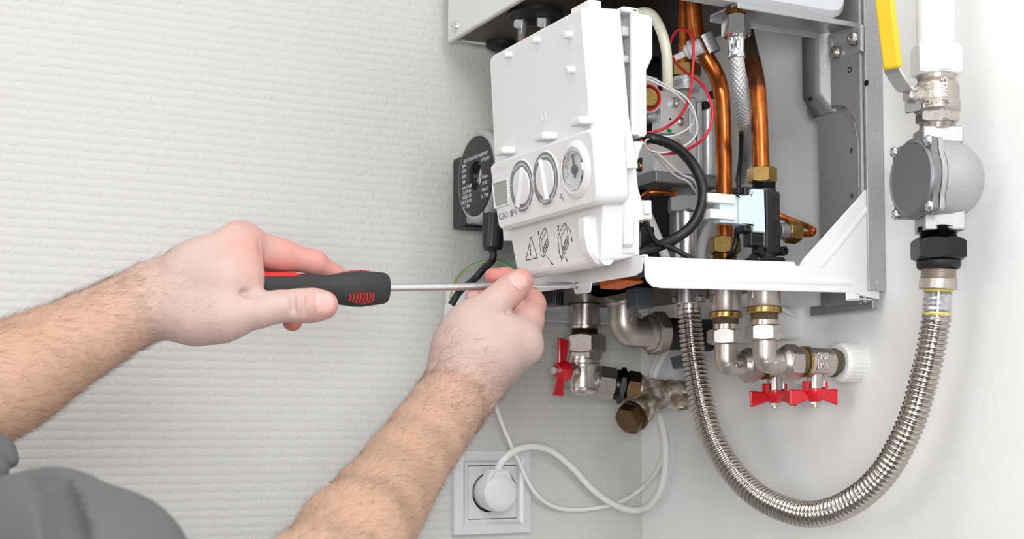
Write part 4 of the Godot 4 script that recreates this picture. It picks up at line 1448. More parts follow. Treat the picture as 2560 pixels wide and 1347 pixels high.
func wiring() -> void:
	wire("black_cable", "thick black cable bowing out in front of the galvanised gas pipe", [Vector3(-0.2000, 1.6542, 0.3247), Vector3(-0.1900, 1.6539, 0.3255), Vector3(-0.1800, 1.6491, 0.3339), Vector3(-0.1720, 1.6400, 0.3445), Vector3(-0.1680, 1.6242, 0.3582), Vector3(-0.1660, 1.6061, 0.3663), Vector3(-0.1680, 1.5890, 0.3660), Vector3(-0.1740, 1.5742, 0.3604), Vector3(-0.1860, 1.5639, 0.3554), Vector3(-0.2050, 1.5552, 0.3541), Vector3(-0.2200, 1.5497, 0.3530), Vector3(-0.2280, 1.5456, 0.3471)], 0.0045, M.black_cable, "cable")
	var t := wire("ignition_lead", "thin black wire with a bare copper coloured end beside the control box latch", [Vector3(-0.2360, 1.5841, 0.3729), Vector3(-0.2280, 1.5738, 0.3735), Vector3(-0.2160, 1.5625, 0.3653), Vector3(-0.2080, 1.5585, 0.3607), Vector3(-0.1960, 1.5548, 0.3615), Vector3(-0.1860, 1.5501, 0.3643), Vector3(-0.1760, 1.5446, 0.3671)], 0.0022, M.black_cable)
	var st := S()
	tube(st, spline([Vector3(-0.2460, 1.5949, 0.3770), Vector3(-0.2400, 1.5893, 0.3733), Vector3(-0.2358, 1.5838, 0.3732)], 6), 0.0017, 10)
	put("copper_end", st, M.copper, t, "copper coloured end")
	wire("white_wire", "thin grey-white wire crossing the top of the gas valve plate", [Vector3(-0.2000, 1.7053, 0.3323), Vector3(-0.1900, 1.7030, 0.3324), Vector3(-0.1760, 1.6961, 0.3358), Vector3(-0.1650, 1.6897, 0.3390), Vector3(-0.1580, 1.6803, 0.3407), Vector3(-0.1560, 1.6695, 0.3430), Vector3(-0.1580, 1.6582, 0.3464), Vector3(-0.1640, 1.6500, 0.3467), Vector3(-0.1720, 1.6440, 0.3415), Vector3(-0.1820, 1.6410, 0.3318), Vector3(-0.1950, 1.6422, 0.3300), Vector3(-0.2050, 1.6475, 0.3339)], 0.0009, M.grey_cord)
	wire("white_wire", "second thin white wire curling down over the gas valve screw", [Vector3(-0.2000, 1.7032, 0.3323), Vector3(-0.1880, 1.6983, 0.3356), Vector3(-0.1720, 1.6920, 0.3359), Vector3(-0.1600, 1.6840, 0.3351), Vector3(-0.1540, 1.6752, 0.3365), Vector3(-0.1540, 1.6695, 0.3352), Vector3(-0.1600, 1.6624, 0.3329), Vector3(-0.1720, 1.6567, 0.3292), Vector3(-0.1860, 1.6557, 0.3256), Vector3(-0.1980, 1.6508, 0.3291), Vector3(-0.2020, 1.6461, 0.3335)], 0.0009, M.grey_cord)
	for k in 2:
		wire("white_wire", ["left one of two thin white wires hanging below the gas valve", "right one of two thin white wires hanging below the gas valve"][k], [Vector3(-0.1900, 1.6397, 0.3291) + Vector3(0, 0, 0.004 * k), Vector3(-0.1760, 1.6324, 0.3224) + Vector3(0, 0, 0.007 * k), Vector3(-0.1640, 1.6235, 0.3228) + Vector3(0, 0, 0.009 * k), Vector3(-0.1500, 1.6150, 0.3217) + Vector3(0, 0.004, 0.008 * k), Vector3(-0.1360, 1.6053, 0.3182)], 0.0011, M.grey_cord)
	wire("grey_wire", "thin dark grey wire running down beside the braided hose to the sensor", [Vector3(-0.1180, 1.6604, 0.3553), Vector3(-0.1120, 1.6520, 0.3469), Vector3(-0.1080, 1.6395, 0.3399), Vector3(-0.1060, 1.6264, 0.3346), Vector3(-0.1060, 1.6129, 0.3343)], 0.0021, M.black_cable)
	wire("grey_wire", "thin dark wire curving down in front of the lower brass nut", [Vector3(-0.1180, 1.5771, 0.3474), Vector3(-0.1200, 1.5671, 0.3488), Vector3(-0.1220, 1.5585, 0.3474), Vector3(-0.1220, 1.5533, 0.3408), Vector3(-0.1200, 1.5498, 0.3320)], 0.0024, M.black_cable)
	wire("white_cable", "white cable curving behind the galvanised gas pipe and brass nut", [Vector3(-0.0600, 1.6049, 0.2337), Vector3(-0.0620, 1.5959, 0.2218), Vector3(-0.0640, 1.5829, 0.2158), Vector3(-0.0660, 1.5711, 0.2165), Vector3(-0.0660, 1.5517, 0.2162)], 0.0045, M.white_cord, "cable")
	wire("white_cable", "white cable sloping down behind the thin black wire", [Vector3(-0.1200, 1.6072, 0.2090), Vector3(-0.1200, 1.5904, 0.2201), Vector3(-0.1200, 1.5739, 0.2316), Vector3(-0.1200, 1.5597, 0.2403), Vector3(-0.1200, 1.5464, 0.2429)], 0.0045, M.white_cord, "cable")
	wire("capillary_pipe", "thin orange-copper pipe bending behind the control box latch", [Vector3(-0.1500, 1.6141, 0.2386), Vector3(-0.1500, 1.6179, 0.2456), Vector3(-0.1480, 1.6206, 0.2535), Vector3(-0.1400, 1.6211, 0.2565), Vector3(-0.1200, 1.6220, 0.2560), Vector3(-0.0700, 1.6245, 0.2549)], 0.0026, M.copper, "pipe")
	st = S()
	bx(st, Vector3(-0.2156, 1.5832, 0.3450) - Vector3(0, 0, 0.012), Vector3(-0.2046, 1.5759, 0.3450), 0.001)
	solo("brass_block", "small brass block below the white control box latch", "fitting", st, M.brass, Vector3(-0.2101, 1.5755, 0.3450))
	st = S()
	bx(st, Vector3(-0.2071, 1.5770, 0.3300) - Vector3(0, 0, 0.025), Vector3(-0.1898, 1.5342, 0.3300), 0.003)
	solo("pump_manifold", "grey cast block behind the control box, below the brass block", "manifold", st, M.iron_black, Vector3(-0.1986, 1.5338, 0.3300))
	st = S()
	for k in [2, 3]:
		bx(st, Vector3(-0.205 + 0.04 * k, 1.545, 0.12 - 0.02 * k), Vector3(-0.175 + 0.04 * k, 1.66, 0.15), 0.006)
	bx(st, Vector3(-0.112, 1.555, 0.05), Vector3(-0.03, 1.80, 0.10), 0.008)
	solo("heat_exchanger", "dark heat exchanger body deep inside the boiler behind the gas valve", "heat exchanger", st, M.iron_black, Vector3(-0.11, 1.545, 0.09))

# ---------------------------------------------------------------- water connections under the boiler
func connections() -> void:
	var z := 0.361
	var p := Vector3(-0.10, 0, z)
	var yv := func(v: float) -> float: return 1.4633 - (v - 900.0) * 0.000342
	var t := thing("elbow_connection", "nickel elbow fitting with union nut, right one of the pair beside the hose", "fitting", Vector3(-0.10, 1.452, z), "elbow fittings under the bracket")
	var st := S()
	var y: float = yv.call(700)
	lathe(st, Vector3(p.x, y, z), -UP, [[0, 0], [0, 0.0142], [yv.call(700) - yv.call(760), 0.0140], [yv.call(700) - yv.call(768), 0.0128], [yv.call(700) - yv.call(768), 0]], 44)
	bx(st, Vector3(p.x - 0.0152, yv.call(748), z - 0.004), Vector3(p.x - 0.012, yv.call(722), z + 0.004), 0.001)
	bx(st, Vector3(p.x + 0.012, yv.call(748), z - 0.004), Vector3(p.x + 0.0152, yv.call(722), z + 0.004), 0.001)
	put("socket", st, M.nickel_cast, t)
	st = S()
	lathe(st, Vector3(p.x, yv.call(767), z), -UP, [[0, 0.010], [0, 0.0146], [0.0006, 0.0152], [0.0046, 0.0152], [0.0054, 0.0146], [0.0054, 0.010]], 44)
	put("brass_ring", st, M.brass, t, "brass ring")
	st = S()
	lathe(st, Vector3(p.x, yv.call(782), z), -UP, thread([[0, 0.0116]], 0, 0.006, 0.0120, 0.0015, 0.0008), 36)
	put("hemp_packing", st, M.hemp, t)
	st = S()
	cyl(st, Vector3(p.x, yv.call(818), z), Vector3(p.x, yv.call(796), z), 0.0112, 0.0005, 36)
	put("neck", st, M.nickel, t)
	st = S()
	hexnut(st, Vector3(p.x, yv.call(851), z), UP, 0.0132, 0.0146, 0.33)
	put("union_nut", st, M.nickel, t)
	st = S()
	var ey := 1.4633
	var pts := [Vector3(p.x, yv.call(852), z)]
	for i in 13:
		var a := PI / 2 * i / 12.0
		pts.append(Vector3(p.x + 0.006 - cos(a) * 0.006, ey + 0.006 - sin(a) * 0.006 - 0.0015, z))
	pts.append(Vector3(p.x + 0.027, ey - 0.0015, z))
	tube(st, pts, 0.0103, 36)
	ballp(st, Vector3(p.x + 0.0015, ey, z), UP, 0.0104, 1.05, 32)
	lathe(st, Vector3(p.x + 0.016, ey - 0.0015, z), Vector3(1, 0, 0), [[0, 0.0103], [0.0025, 0.0122], [0.0035, 0.0130], [0.0035, 0.0]], 40)
	put("elbow", st, M.nickel_cast, t)
	text(t, "1/2", 0.0048, Vector3(p.x + 0.0085, ey - 0.001, z + 0.0105), Basis(Vector3(0, 0, 1), 0.75), M.nickel, 0.0012, "Droid Sans", 700)
	st = S()
	hexnut(st, Vector3(p.x + 0.0195, ey - 0.0015, z), Vector3(1, 0, 0), 0.014, 0.0137, 0.10)
	put("outlet_nut", st, M.nickel_cast, t)
	dup(t, Vector3(0, 0, -0.057), "nickel elbow fitting with union nut, left one of the pair beside the hose")

	# ball valves into the wall
	var q := Vector3(p.x + 0.0335, ey - 0.0005, z)
	t = thing("ball_valve", "small nickel ball valve with embossed lettering running into the white wall collar", "valve", Vector3(-0.045, 1.446, z), "small ball valves below the elbows")
	st = S()
	lathe(st, q, Vector3(1, 0, 0), thread([[0, 0.0108]], 0, 0.0075, 0.0124, 0.0017, 0.0012), 36)
	put("hemp_packing", st, M.hemp, t)
	st = S()
	lathe(st, q + Vector3(0.0065, 0, 0), Vector3(1, 0, 0), [[0, 0.010], [0, 0.0136], [0.0025, 0.0138], [0.0025, 0.010]], 40)
	put("brass_ring", st, M.brass, t, "brass ring")
	st = S()
	lathe(st, q + Vector3(0.0090, 0, 0), Vector3(1, 0, 0), [[0, 0.0100], [0, 0.0135], [0.003, 0.0138], [0.004, 0.0128], [0.016, 0.0126], [0.0265, 0.0126], [0.0275, 0.0118], [0.0275, 0.008]], 44)
	put("body", st, M.nickel, t)
	st = S()
	bx(st, q + Vector3(0.0135, -0.0075, 0.009), q + Vector3(0.0255, 0.0080, 0.0129), 0.0008)
	put("name_plate", st, M.nickel, t)
	text(t, "DN15", 0.0034, q + Vector3(0.0196, 0.0036, 0.0131), Basis(), M.nickel, 0.0008, "Droid Sans", 700)
	text(t, "PN25", 0.0034, q + Vector3(0.0196, -0.0034, 0.0131), Basis(), M.nickel, 0.0008, "Droid Sans", 700)
	st = S()
	lathe(st, q + Vector3(0.0362, 0, 0), Vector3(1, 0, 0), thread([[0, 0.0090]], 0, 0.0055, 0.0128, 0.0013, 0.0011), 36)
	put("hemp_seal", st, M.hemp, t)
	st = S()
	lathe(st, Vector3(-0.0465, ey - 0.008, z), -UP, [[0, 0.0072], [0.006, 0.0066], [0.013, 0.0064], [0.0155, 0.0064], [0.0155, 0]], 32)
	put("stem", st, M.nickel, t)
	st = S()
	cyl(st, Vector3(-0.0395, ey - 0.0225, z + 0.0035), Vector3(-0.0395, ey - 0.0165, z + 0.0035), 0.0015, 0.0003, 14)
	cyl(st, Vector3(-0.0465, ey - 0.0405, z), Vector3(-0.0465, ey - 0.034, z), 0.0030, 0.0006, 16)
	hexnut(st, Vector3(-0.0465, ey - 0.0375, z), UP, 0.003, 0.0040)
	put("stop_pin_and_nut", st, M.nickel, t)
	st = S()
	var hy := ey - 0.0240
	lathe(st, Vector3(-0.0465, hy, z), -UP, [[0, 0], [0, 0.0088], [0.0005, 0.0093], [0.0045, 0.0092], [0.0105, 0.0058], [0.0112, 0.0052], [0.0112, 0]], 36)
	prism(st, rp([Vector2(-0.0255, -0.0005), Vector2(-0.008, -0.0015), Vector2(0.008, -0.0012), Vector2(0.0215, 0.0005), Vector2(0.0215, -0.0135), Vector2(0.0200, -0.0138), Vector2(0.008, -0.0098), Vector2(-0.008, -0.0102), Vector2(-0.0235, -0.0150), Vector2(-0.0250, -0.0146)], 0.0008, 3), Transform3D(Basis(UP, -0.16), Vector3(-0.0465, hy, z + 0.0018)), 0.0036, 0.0010)
	for s in [-1, 1]:
		bx(st, Vector3(-0.0465 + s * 0.0103 - 0.0015, hy - 0.003, z - 0.0035), Vector3(-0.0465 + s * 0.0103 + 0.0015, hy + 0.0068, z + 0.0035), 0.0008)
	put("butterfly_handle", st, M.red_enamel, t, "red butterfly handle")
	dup(t, Vector3(0, 0, -0.057), "small nickel ball valve half hidden behind the right elbow, with a red butterfly handle")

	t = thing("wall_collar", "chipped white ribbed plastic pipe collar where the small valve enters the wall", "collar", Vector3(-0.012, 1.448, z))
	st = S()
	var rib := func(a: float) -> float: return 1.0 + (0.018 if sin(a * 28.0) > 0.2 else 0.0)
	lathe(st, Vector3(-0.0200, ey, z), Vector3(1, 0, 0), [[0.0035, 0.0174], [0.0205, 0.0176]], 224, rib)
	lathe(st, Vector3(-0.0200, ey, z), Vector3(1, 0, 0), [[-0.001, 0.0105], [-0.0012, 0.0150], [0.0015, 0.0172], [0.0045, 0.0176]], 48)
	put("ribbed_sleeve", st, M.white_paint, t)
	var d2 := dup(t, Vector3(0, 0, -0.057), "white ribbed pipe collar hidden behind the front small valve")
	for o in [t, d2]:
		o.set_meta("group", "white wall collars")

	# 3/4 inch elbow further in
	var e: Vector3 = Vector3(-0.1050, 1.5135, 0.1365)
	t = thing("large_elbow", "large nickel elbow fitting stamped three quarters, left of the corrugated hose", "fitting", e - UP * 0.02)
	st = S()
	pts = [e + UP * 0.016]
	for i in 15:
		var a := PI / 2 * i / 14.0
		pts.append(e + Vector3(0.012 - cos(a) * 0.012, 0.0 - sin(a) * 0.012, 0))
	pts.append(e + Vector3(0.040, -0.012, 0))
	tube(st, pts, 0.0150, 40)
	lathe(st, e + Vector3(0.026, -0.012, 0), Vector3(1, 0, 0), [[0, 0.0150], [0.002, 0.0180], [0.006, 0.0185], [0.007, 0.017], [0.007, 0]], 40)
	lathe(st, e + UP * 0.014, UP, [[0, 0.0150], [0.002, 0.0165], [0.004, 0.0165], [0.005, 0.0150]], 40)
	put("elbow", st, M.nickel_cast, t)
	text(t, "3/4", 0.0062, e + Vector3(0.006, 0.002, 0.0154), Basis(Vector3(0, 0, 1), 0.25), M.nickel, 0.0012, "Droid Sans", 700)
	st = S()
	hexnut(st, e + UP * 0.018, UP, 0.0155, 0.0165, 0.15)
	put("top_nut", st, M.nickel, t)
	st = S()
	hexnut(st, e + Vector3(0.0325, -0.012, 0), Vector3(1, 0, 0), 0.014, 0.0200, 0.35)
	put("side_nut", st, M.nickel_cast, t)
	st = S()
	cyl(st, e + UP * 0.032, e + UP * 0.050, 0.0155, 0.001)
	put("rubber_washer", st, M.black_rubber, t)
	st = S()
	cyl(st, e + Vector3(0.0455, -0.012, 0), Vector3(-0.0005, e.y - 0.012, e.z), 0.0165, 0.001)
	solo("insulated_pipe", "black foam covered pipe behind the large elbow and hose", "pipe", st, M.black_rubber, e + Vector3(0.07, -0.03, 0))

	# dark grey cap, orange pad, drain knob, white box
	st = S()
	var gb: Vector3 = Vector3(-0.1500, 1.5264, 0.2349)
	bx(st, Vector3(gb.x, 1.5168, gb.z - 0.020), Vector3(gb.x + 0.019, 1.5361, gb.z), 0.0018)
	bx(st, Vector3(gb.x + 0.0015, 1.5176, gb.z - 0.001), Vector3(gb.x + 0.0165, 1.5354, gb.z + 0.0012), 0.0006)
	t = thing("plastic_cap", "dark blue-grey square plastic cap hanging below the bracket corner", "cap", gb - UP * 0.009)
	put("body", st, M.slate_plastic, t)
	st = S()
	cyl(st, gb + Vector3(0.010, 0.005, -0.010), gb + Vector3(0.010, 0.030, -0.010), 0.0035, 0.0003)
	put("copper_stub", st, M.copper, t)
	st = S()
	prism(st, rp([Vector2(0.2932, 1.5319), Vector2(0.3298, 1.5318), Vector2(0.3362, 1.5281), Vector2(0.3356, 1.5275), Vector2(0.2959, 1.5248), Vector2(0.2938, 1.5270)], 0.0008, 3), FX(-0.225), 0.02, 0.001)
	solo("orange_seal", "orange rubber seal strip sticking out under the front rail", "seal", st, M.orange_rubber, Vector3(-0.2250, 1.5254, 0.3147))
	st = S()
	prism(st, [Vector2(-0.1895, 0.1907), Vector2(-0.1903, 0.3117), Vector2(-0.1342, 0.2430), Vector2(-0.1235, 0.1225)], FY(1.536), 0.0015)
	bx(st, Vector3(-0.236, 1.536, 0.03), Vector3(-0.02, 1.538, 0.36), 0.0008)
	solo("drip_tray", "steel plate above the pipe fittings inside the white bracket", "plate", st, M.base_steel, Vector3(-0.13, 1.536, 0.2))
	st = S()
	var kn: Vector3 = Vector3(-0.2050, 1.5277, 0.1656)
	var kf := func(a: float) -> float: return 1.0 + 0.035 * sin(a * 30.0)
	lathe(st, kn - UP * 0.0065, UP, [[0, 0], [0, 0.0136], [0.0132, 0.0140], [0.0132, 0]], 120, kf)
	solo("drain_knob", "black ribbed drain knob right of the knuckles under the bracket", "knob", st, M.black_plastic, kn - UP * 0.0065)
	st = S()
	prism(st, rp([Vector2(-0.0568, 1.5180), Vector2(0.0097, 1.5192), Vector2(0.0096, 1.5108), Vector2(0.0026, 1.4887), Vector2(-0.0207, 1.4888), Vector2(-0.0298, 1.4945), Vector2(-0.0571, 1.4936)], [0.002, 0.003, 0.002, 0.004, 0.003, 0.002, 0.002]), FZ(0.285), 0.06, 0.002)
	t = thing("terminal_housing", "white plastic terminal housing on the wall behind the elbows", "housing", Vector3(-0.0207, 1.4888, 0.2850) - Vector3(0, 0, 0.03))
	put("shell", st, M.white_plastic, t)
	st = S()
	tube(st, spline([Vector3(-0.0317, 1.5195, 0.2880), Vector3(-0.0272, 1.5157, 0.2910), Vector3(-0.0159, 1.5125, 0.2900), Vector3(-0.0058, 1.5104, 0.2830)], 8), 0.0024, 12)
	put("lead", st, M.white_cord, t)

# ---------------------------------------------------------------- heating valve and strainer at the left
func left_valve() -> void:
	var c: Vector3 = Vector3(-0.1050, 1.4939, 0.0591)
	var k := 0.0004
	var yv := func(v: float) -> float: return c.y - (v - 860.0) * k
	var t := thing("heating_valve", "stained nickel angle valve with a red butterfly handle on its left", "valve", Vector3(c.x, yv.call(997), c.z))
	var st := S()
	lathe(st, Vector3(c.x, yv.call(757), c.z), UP, [[0, 0], [0, 0.0165], [0.012, 0.0168], [0.020, 0.0175], [0.020, 0]], 40)
	put("rubber_sleeve", st, M.black_rubber, t)
	st = S()
	lathe(st, Vector3(c.x, yv.call(820), c.z), UP, [[0, 0], [0, 0.0170], [0.0030, 0.0172], [0.0036, 0.0156], [0.0250, 0.0152], [0.0268, 0.0164], [0.0285, 0.0160], [0.0285, 0]], 44)
	put("coupling", st, M.nickel, t)
	st = S()
	lathe(st, Vector3(c.x, yv.call(842), c.z), UP, thread([[0, 0.0135]], 0, 0.0105, 0.0146, 0.0026, 0.001), 36)
	put("stained_thread", st, M.old_brass, t)
	st = S()
	hexnut(st, Vector3(c.x, yv.call(884), c.z), UP, 0.0195, 0.0198, 0.30)
	put("union_nut", st, M.nickel, t)
	st = S()
	hexnut(st, Vector3(c.x - 0.001, yv.call(902), c.z), UP, 0.0105, 0.0166, 0.30)
	put("lower_nut", st, M.nickel, t)
	st = S()
	var o := Vector3(c.x - 0.003, yv.call(996), c.z)
	lathe(st, o, UP, [[0, 0], [0.0, 0.0120], [0.002, 0.0160], [0.0055, 0.0182], [0.0085, 0.0178], [0.0090, 0.0170], [0.028, 0.0176], [0.030, 0.0182], [0.0325, 0.0184], [0.033, 0.0174], [0.0345, 0.0184], [0.0375, 0.0184], [0.038, 0.0172], [0.041, 0.0170], [0.041, 0]], 48)
	put("body", st, M.nickel, t)
	text(t, "50", 0.0055, o + Vector3(0.006, 0.019, 0.0172), Basis(Vector3(0, 0, 1), PI / 2), M.nickel, 0.001, "Droid Sans", 700)
	# outlet towards the wall
	var h0 := o + Vector3(0.010, 0.0165, 0.0)
	var h1: Vector3 = Vector3(-0.0120, 1.4406, 0.0971)
	var d := (h1 - h0).normalized()
	st = S()
	lathe(st, h0, d, [[0, 0.012], [0.004, 0.0165], [0.0065, 0.0175], [0.0075, 0.0168], [0.0075, 0]], 40)
	hexnut(st, h0 + d * 0.0070, d, 0.019, 0.0152, 0.25)
	put("outlet", st, M.nickel, t)
	# butterfly handle on a stem that points along the picture's left
	var sd := Vector3(-0.95, 0.02, 0.30).normalized()
	var so := o + Vector3(0, 0.0245, 0)
	st = S()
	lathe(st, so, sd, [[0.010, 0.0115], [0.0175, 0.0105], [0.0195, 0.0075], [0.021, 0.0070], [0.021, 0]], 32)
	put("stem_boss", st, M.nickel, t)
	st = S()
	cyl(st, so + sd * 0.02 + UP * 0.002, so + sd * 0.028 + UP * 0.002, 0.0024, 0.0003, 16)
	put("stop_pin", st, M.nickel, t)
	st = S()
	var ho := so + sd * 0.0255
	lathe(st, ho, sd, [[0, 0], [0, 0.0112], [0.001, 0.0120], [0.006, 0.0118], [0.013, 0.0078], [0.0138, 0.0070], [0.0138, 0]], 8)
	var hb := Basis(sd.cross(UP).normalized(), UP, Vector3())
	hb = Basis(-sd, Vector3(0.0, 1, 0), -sd.cross(UP)).orthonormalized().rotated(sd.cross(UP).normalized(), 0.12)
	prism(st, rp([Vector2(-0.0155, 0.0325), Vector2(-0.0005, 0.0325), Vector2(-0.0015, 0.010), Vector2(-0.0025, -0.008), Vector2(-0.0010, -0.0265), Vector2(-0.0150, -0.0275), Vector2(-0.0105, -0.009), Vector2(-0.0125, 0.010)], 0.001, 3), Transform3D(hb, ho + sd * 0.0 + hb.z * 0.002), 0.004, 0.0010)
	put("butterfly_handle", st, M.red_enamel, t, "red butterfly handle")
	st = S()
	hexnut(st, ho + sd * 0.0135, sd, 0.0045, 0.0040)
	put("handle_nut", st, M.nickel, t)

	t = thing("strainer", "limescale crusted brass strainer between the angle valve and the wall", "strainer", Vector3(-0.0600, 1.3999, 0.0693))
	st = S()
	var a := h0 + d * 0.026
	lathe(st, a, d, [[0, 0], [0, 0.0160], [0.003, 0.0165], [0.004, 0.0150], [0.004, 0]], 36)
	hexnut(st, a + d * 0.003, d, 0.0075, 0.0168, 0.1)
	put("black_nut", st, M.iron_black, t)
	st = S()
	hexnut(st, a + d * 0.011, d, 0.0150, 0.0150, 0.2)
	put("brass_hex", st, M.old_brass, t)
	st = S()
	var L := a.distance_to(h1)
	lathe(st, a + d * 0.0255, d, [[0, 0], [0, 0.0148], [0.002, 0.0150], [0.003, 0.0135], [L - 0.050, 0.0132], [L - 0.045, 0.0115], [L - 0.040, 0.0150], [L - 0.022, 0.0158], [L - 0.016, 0.0140], [L - 0.012, 0]], 40)
	var bo := a + d * 0.050
	var bt: Vector3 = Vector3(-0.0780, 1.4143, 0.1020)
	var bd := (bt - bo).normalized()
	var bl := bo.distance_to(bt)
	lathe(st, bo - bd * 0.004, bd, [[0, 0.0135], [bl * 0.35, 0.0138], [bl * 0.6, 0.0150], [bl - 0.008, 0.0156], [bl - 0.005, 0.0140], [bl - 0.005, 0]], 36)
	put("body", st, M.limed_brass, t)
	st = S()
	hexnut(st, bo + bd * (bl - 0.009), bd, 0.013, 0.0140, 0.3)
	lathe(st, bo + bd * (bl - 0.011), bd, [[0, 0.010], [0.0005, 0.0168], [0.003, 0.0168], [0.0035, 0.013]], 36)
	put("cap", st, M.old_brass, t, "brown brass hex cap")
	st = S()
	lathe(st, h1 - d * 0.006, d, [[0, 0.010], [0.003, 0.0128], [0.006, 0.0138], [0.010, 0.0142], [0.014, 0.0]], 40, func(an: float) -> float: return 1.0 + 0.12 * sin(an * 5.0) + 0.07 * sin(an * 11.0 + 1.0))
	put("wall_plaster", st, M.white_paint, t)

# ---------------------------------------------------------------- corrugated hose, gas filter, gas cock, pipe
func gas_line() -> void:
	var t := thing("corrugated_hose", "long corrugated stainless steel gas hose hanging in a wide loop", "hose", Vector3(-0.0750, 1.3321, 0.3828))
	var st := S()
	var raw := [[1722, 770], [1723, 795]]
	var pts := [Vector3(-0.1000, 1.5164, 0.2457), Vector3(-0.1000, 1.5077, 0.2469), Vector3(-0.0995, 1.4893, 0.2486), Vector3(-0.0980, 1.4572, 0.2537), Vector3(-0.0960, 1.4249, 0.2613), Vector3(-0.0930, 1.3949, 0.2731), Vector3(-0.0890, 1.3677, 0.2956), Vector3(-0.0840, 1.3479, 0.3227), Vector3(-0.0790, 1.3369, 0.3515), Vector3(-0.0740, 1.3324, 0.3816), Vector3(-0.0690, 1.3370, 0.4104), Vector3(-0.0640, 1.3499, 0.4386), Vector3(-0.0600, 1.3683, 0.4617), Vector3(-0.0570, 1.3914, 0.4792), Vector3(-0.0540, 1.4157, 0.4916), Vector3(-0.0520, 1.4422, 0.5009), Vector3(-0.0510, 1.4602, 0.5067), Vector3(-0.0500, 1.4809, 0.5115), Vector3(-0.0500, 1.4931, 0.5150)]
	var path := resample(spline(pts, 24), 0.00062)
	var pitch := 0.00445
	var corr := func(s: float, _a: float) -> float:
		var w := absf(sin(PI * s / pitch))
		return 0.0086 + 0.0029 * pow(w, 0.6)
	tube(st, path, corr, 40)
	put("corrugated_tube", st, M.hose_steel, t)
	var e: Vector3 = Vector3(-0.1000, 1.5227, 0.2458)
	var k := 0.0004
	st = S()
	lathe(st, e - UP * 0.0135, UP, [[0, 0], [0, 0.0112], [0.0006, 0.0114], [0.0135, 0.0114], [0.0135, 0.0152], [0.0142, 0.0156], [0.0180, 0.0156], [0.0188, 0.0150], [0.0188, 0]], 40)
	put("end_collar", st, M.nickel, t)
	st = S()
	hexnut(st, e + UP * 0.0050, UP, 0.016, 0.0146, 0.2)
	put("end_nut", st, M.nickel, t)
	# foil sleeve and threaded end at the upper right
	var f0: Vector3 = Vector3(-0.0500, 1.4900, 0.5145)
	var f1: Vector3 = Vector3(-0.0500, 1.5133, 0.5164)
	var fd := (f1 - f0).normalized()
	st = S()
	var crump := func(a: float) -> float: return 1.0 + 0.02 * sin(a * 7.0) + 0.015 * sin(a * 13.0 + 2.0)
	var fp := [[0, 0.0098]]
	for i in 12:
		fp.append([f0.distance_to(f1) * (i + 0.5) / 12.0, 0.0104 + (0.0006 if i % 2 else -0.0006)])
	fp.append([f0.distance_to(f1), 0.0100])
	lathe(st, f0, fd, fp, 40, crump)
	put("foil_wrap", st, M.foil, t, "crumpled silver foil wrap")
	st = S()
	lathe(st, f0, fd, [[0.0, 0.0112], [f0.distance_to(f1), 0.0112]], 40)
	put("clear_sleeve", st, M.clear_plastic, t)
	for v in [0.0025, 0.0205]:
		st = S()
		lathe(st, f0 + fd * v, fd, [[0, 0.0113], [0.0016, 0.0114]], 40)
		put("yellow_band", st, M.yellow_wire, t, "thin yellow band")
	st = S()
	lathe(st, f1 - fd * 0.001, fd, [[0, 0.009], [0, 0.0140], [0.0008, 0.0145], [0.0080, 0.0143], [0.0086, 0.0136]] + thread([[0.0086, 0.0132]], 0.0086, 0.0165, 0.0138, 0.0016, 0.0010) + [[0.0165, 0]], 40)
	put("threaded_end", st, M.nickel_cast, t)

	var x := -0.050
	var b0: Vector3 = Vector3(-0.0500, 1.5282, 0.5177)
	var kk := 0.0003
	t = thing("black_coupling", "black insulating hex coupling below the round gas filter", "fitting", b0)
	st = S()
	lathe(st, b0, UP, [[0, 0.010], [0, 0.0155], [0.002, 0.0168], [0.0055, 0.0170], [0.007, 0.0150], [0.0075, 0.0140], [0.0085, 0]], 44)
	put("collar", st, M.black_rubber, t)
	st = S()
	hexnut(st, b0 + UP * 0.0065, UP, 0.0170, 0.0185, 0.12)
	put("hex", st, M.iron_black, t)
	st = S()
	lathe(st, b0 + UP * 0.0232, UP, thread([[0, 0.0138]], 0, 0.009, 0.0146, 0.0016, 0.0010) + [[0.0095, 0]], 40)
	put("thread", st, M.iron_black, t)
	st = S()
	lathe(st, b0 + UP * 0.0290, UP, thread([[0, 0.0142]], 0, 0.0035, 0.0160, 0.0012, 0.0010), 30, func(a: float) -> float: return 1.0 + 0.05 * sin(a * 9.0))
	put("hemp_packing", st, M.black_rubber, t)

	# round gas filter
	var c: Vector3 = Vector3(-0.0500, 1.5980, 0.5175)
	var n := Vector3(-0.985, 0, -0.17).normalized()
	var sx := n.cross(UP).normalized()   # to the right when facing the cover... the side of the cover nearer the camera
	t = thing("gas_filter", "round cast grey gas filter with a dark screwed cover", "filter", c - UP * 0.038)
	st = S()
	var bb := Basis(sx, UP, n).orthonormalized()
	var body := Transform3D(bb, c)
	# ports above and below
	rbox(st, Transform3D(Basis(UP, -0.47), c + Vector3(0.002, 0.0335, 0.0)), Vector3(0.031, 0.013, 0.030), 0.0012)
	rbox(st, Transform3D(Basis(UP, -0.47), c + Vector3(0.002, -0.0335, 0.0)), Vector3(0.031, 0.015, 0.030), 0.0012)
	lathe(st, c, -n, [[-0.011, 0], [-0.011, 0.0320], [0.002, 0.0325], [0.010, 0.0322], [0.018, 0.0295], [0.026, 0.0240], [0.032, 0.0165], [0.035, 0.008], [0.0355, 0]], 56)
	put("body", st, M.cast_alu, t)
	st = S()
	# cover with four ears
	var cov := []
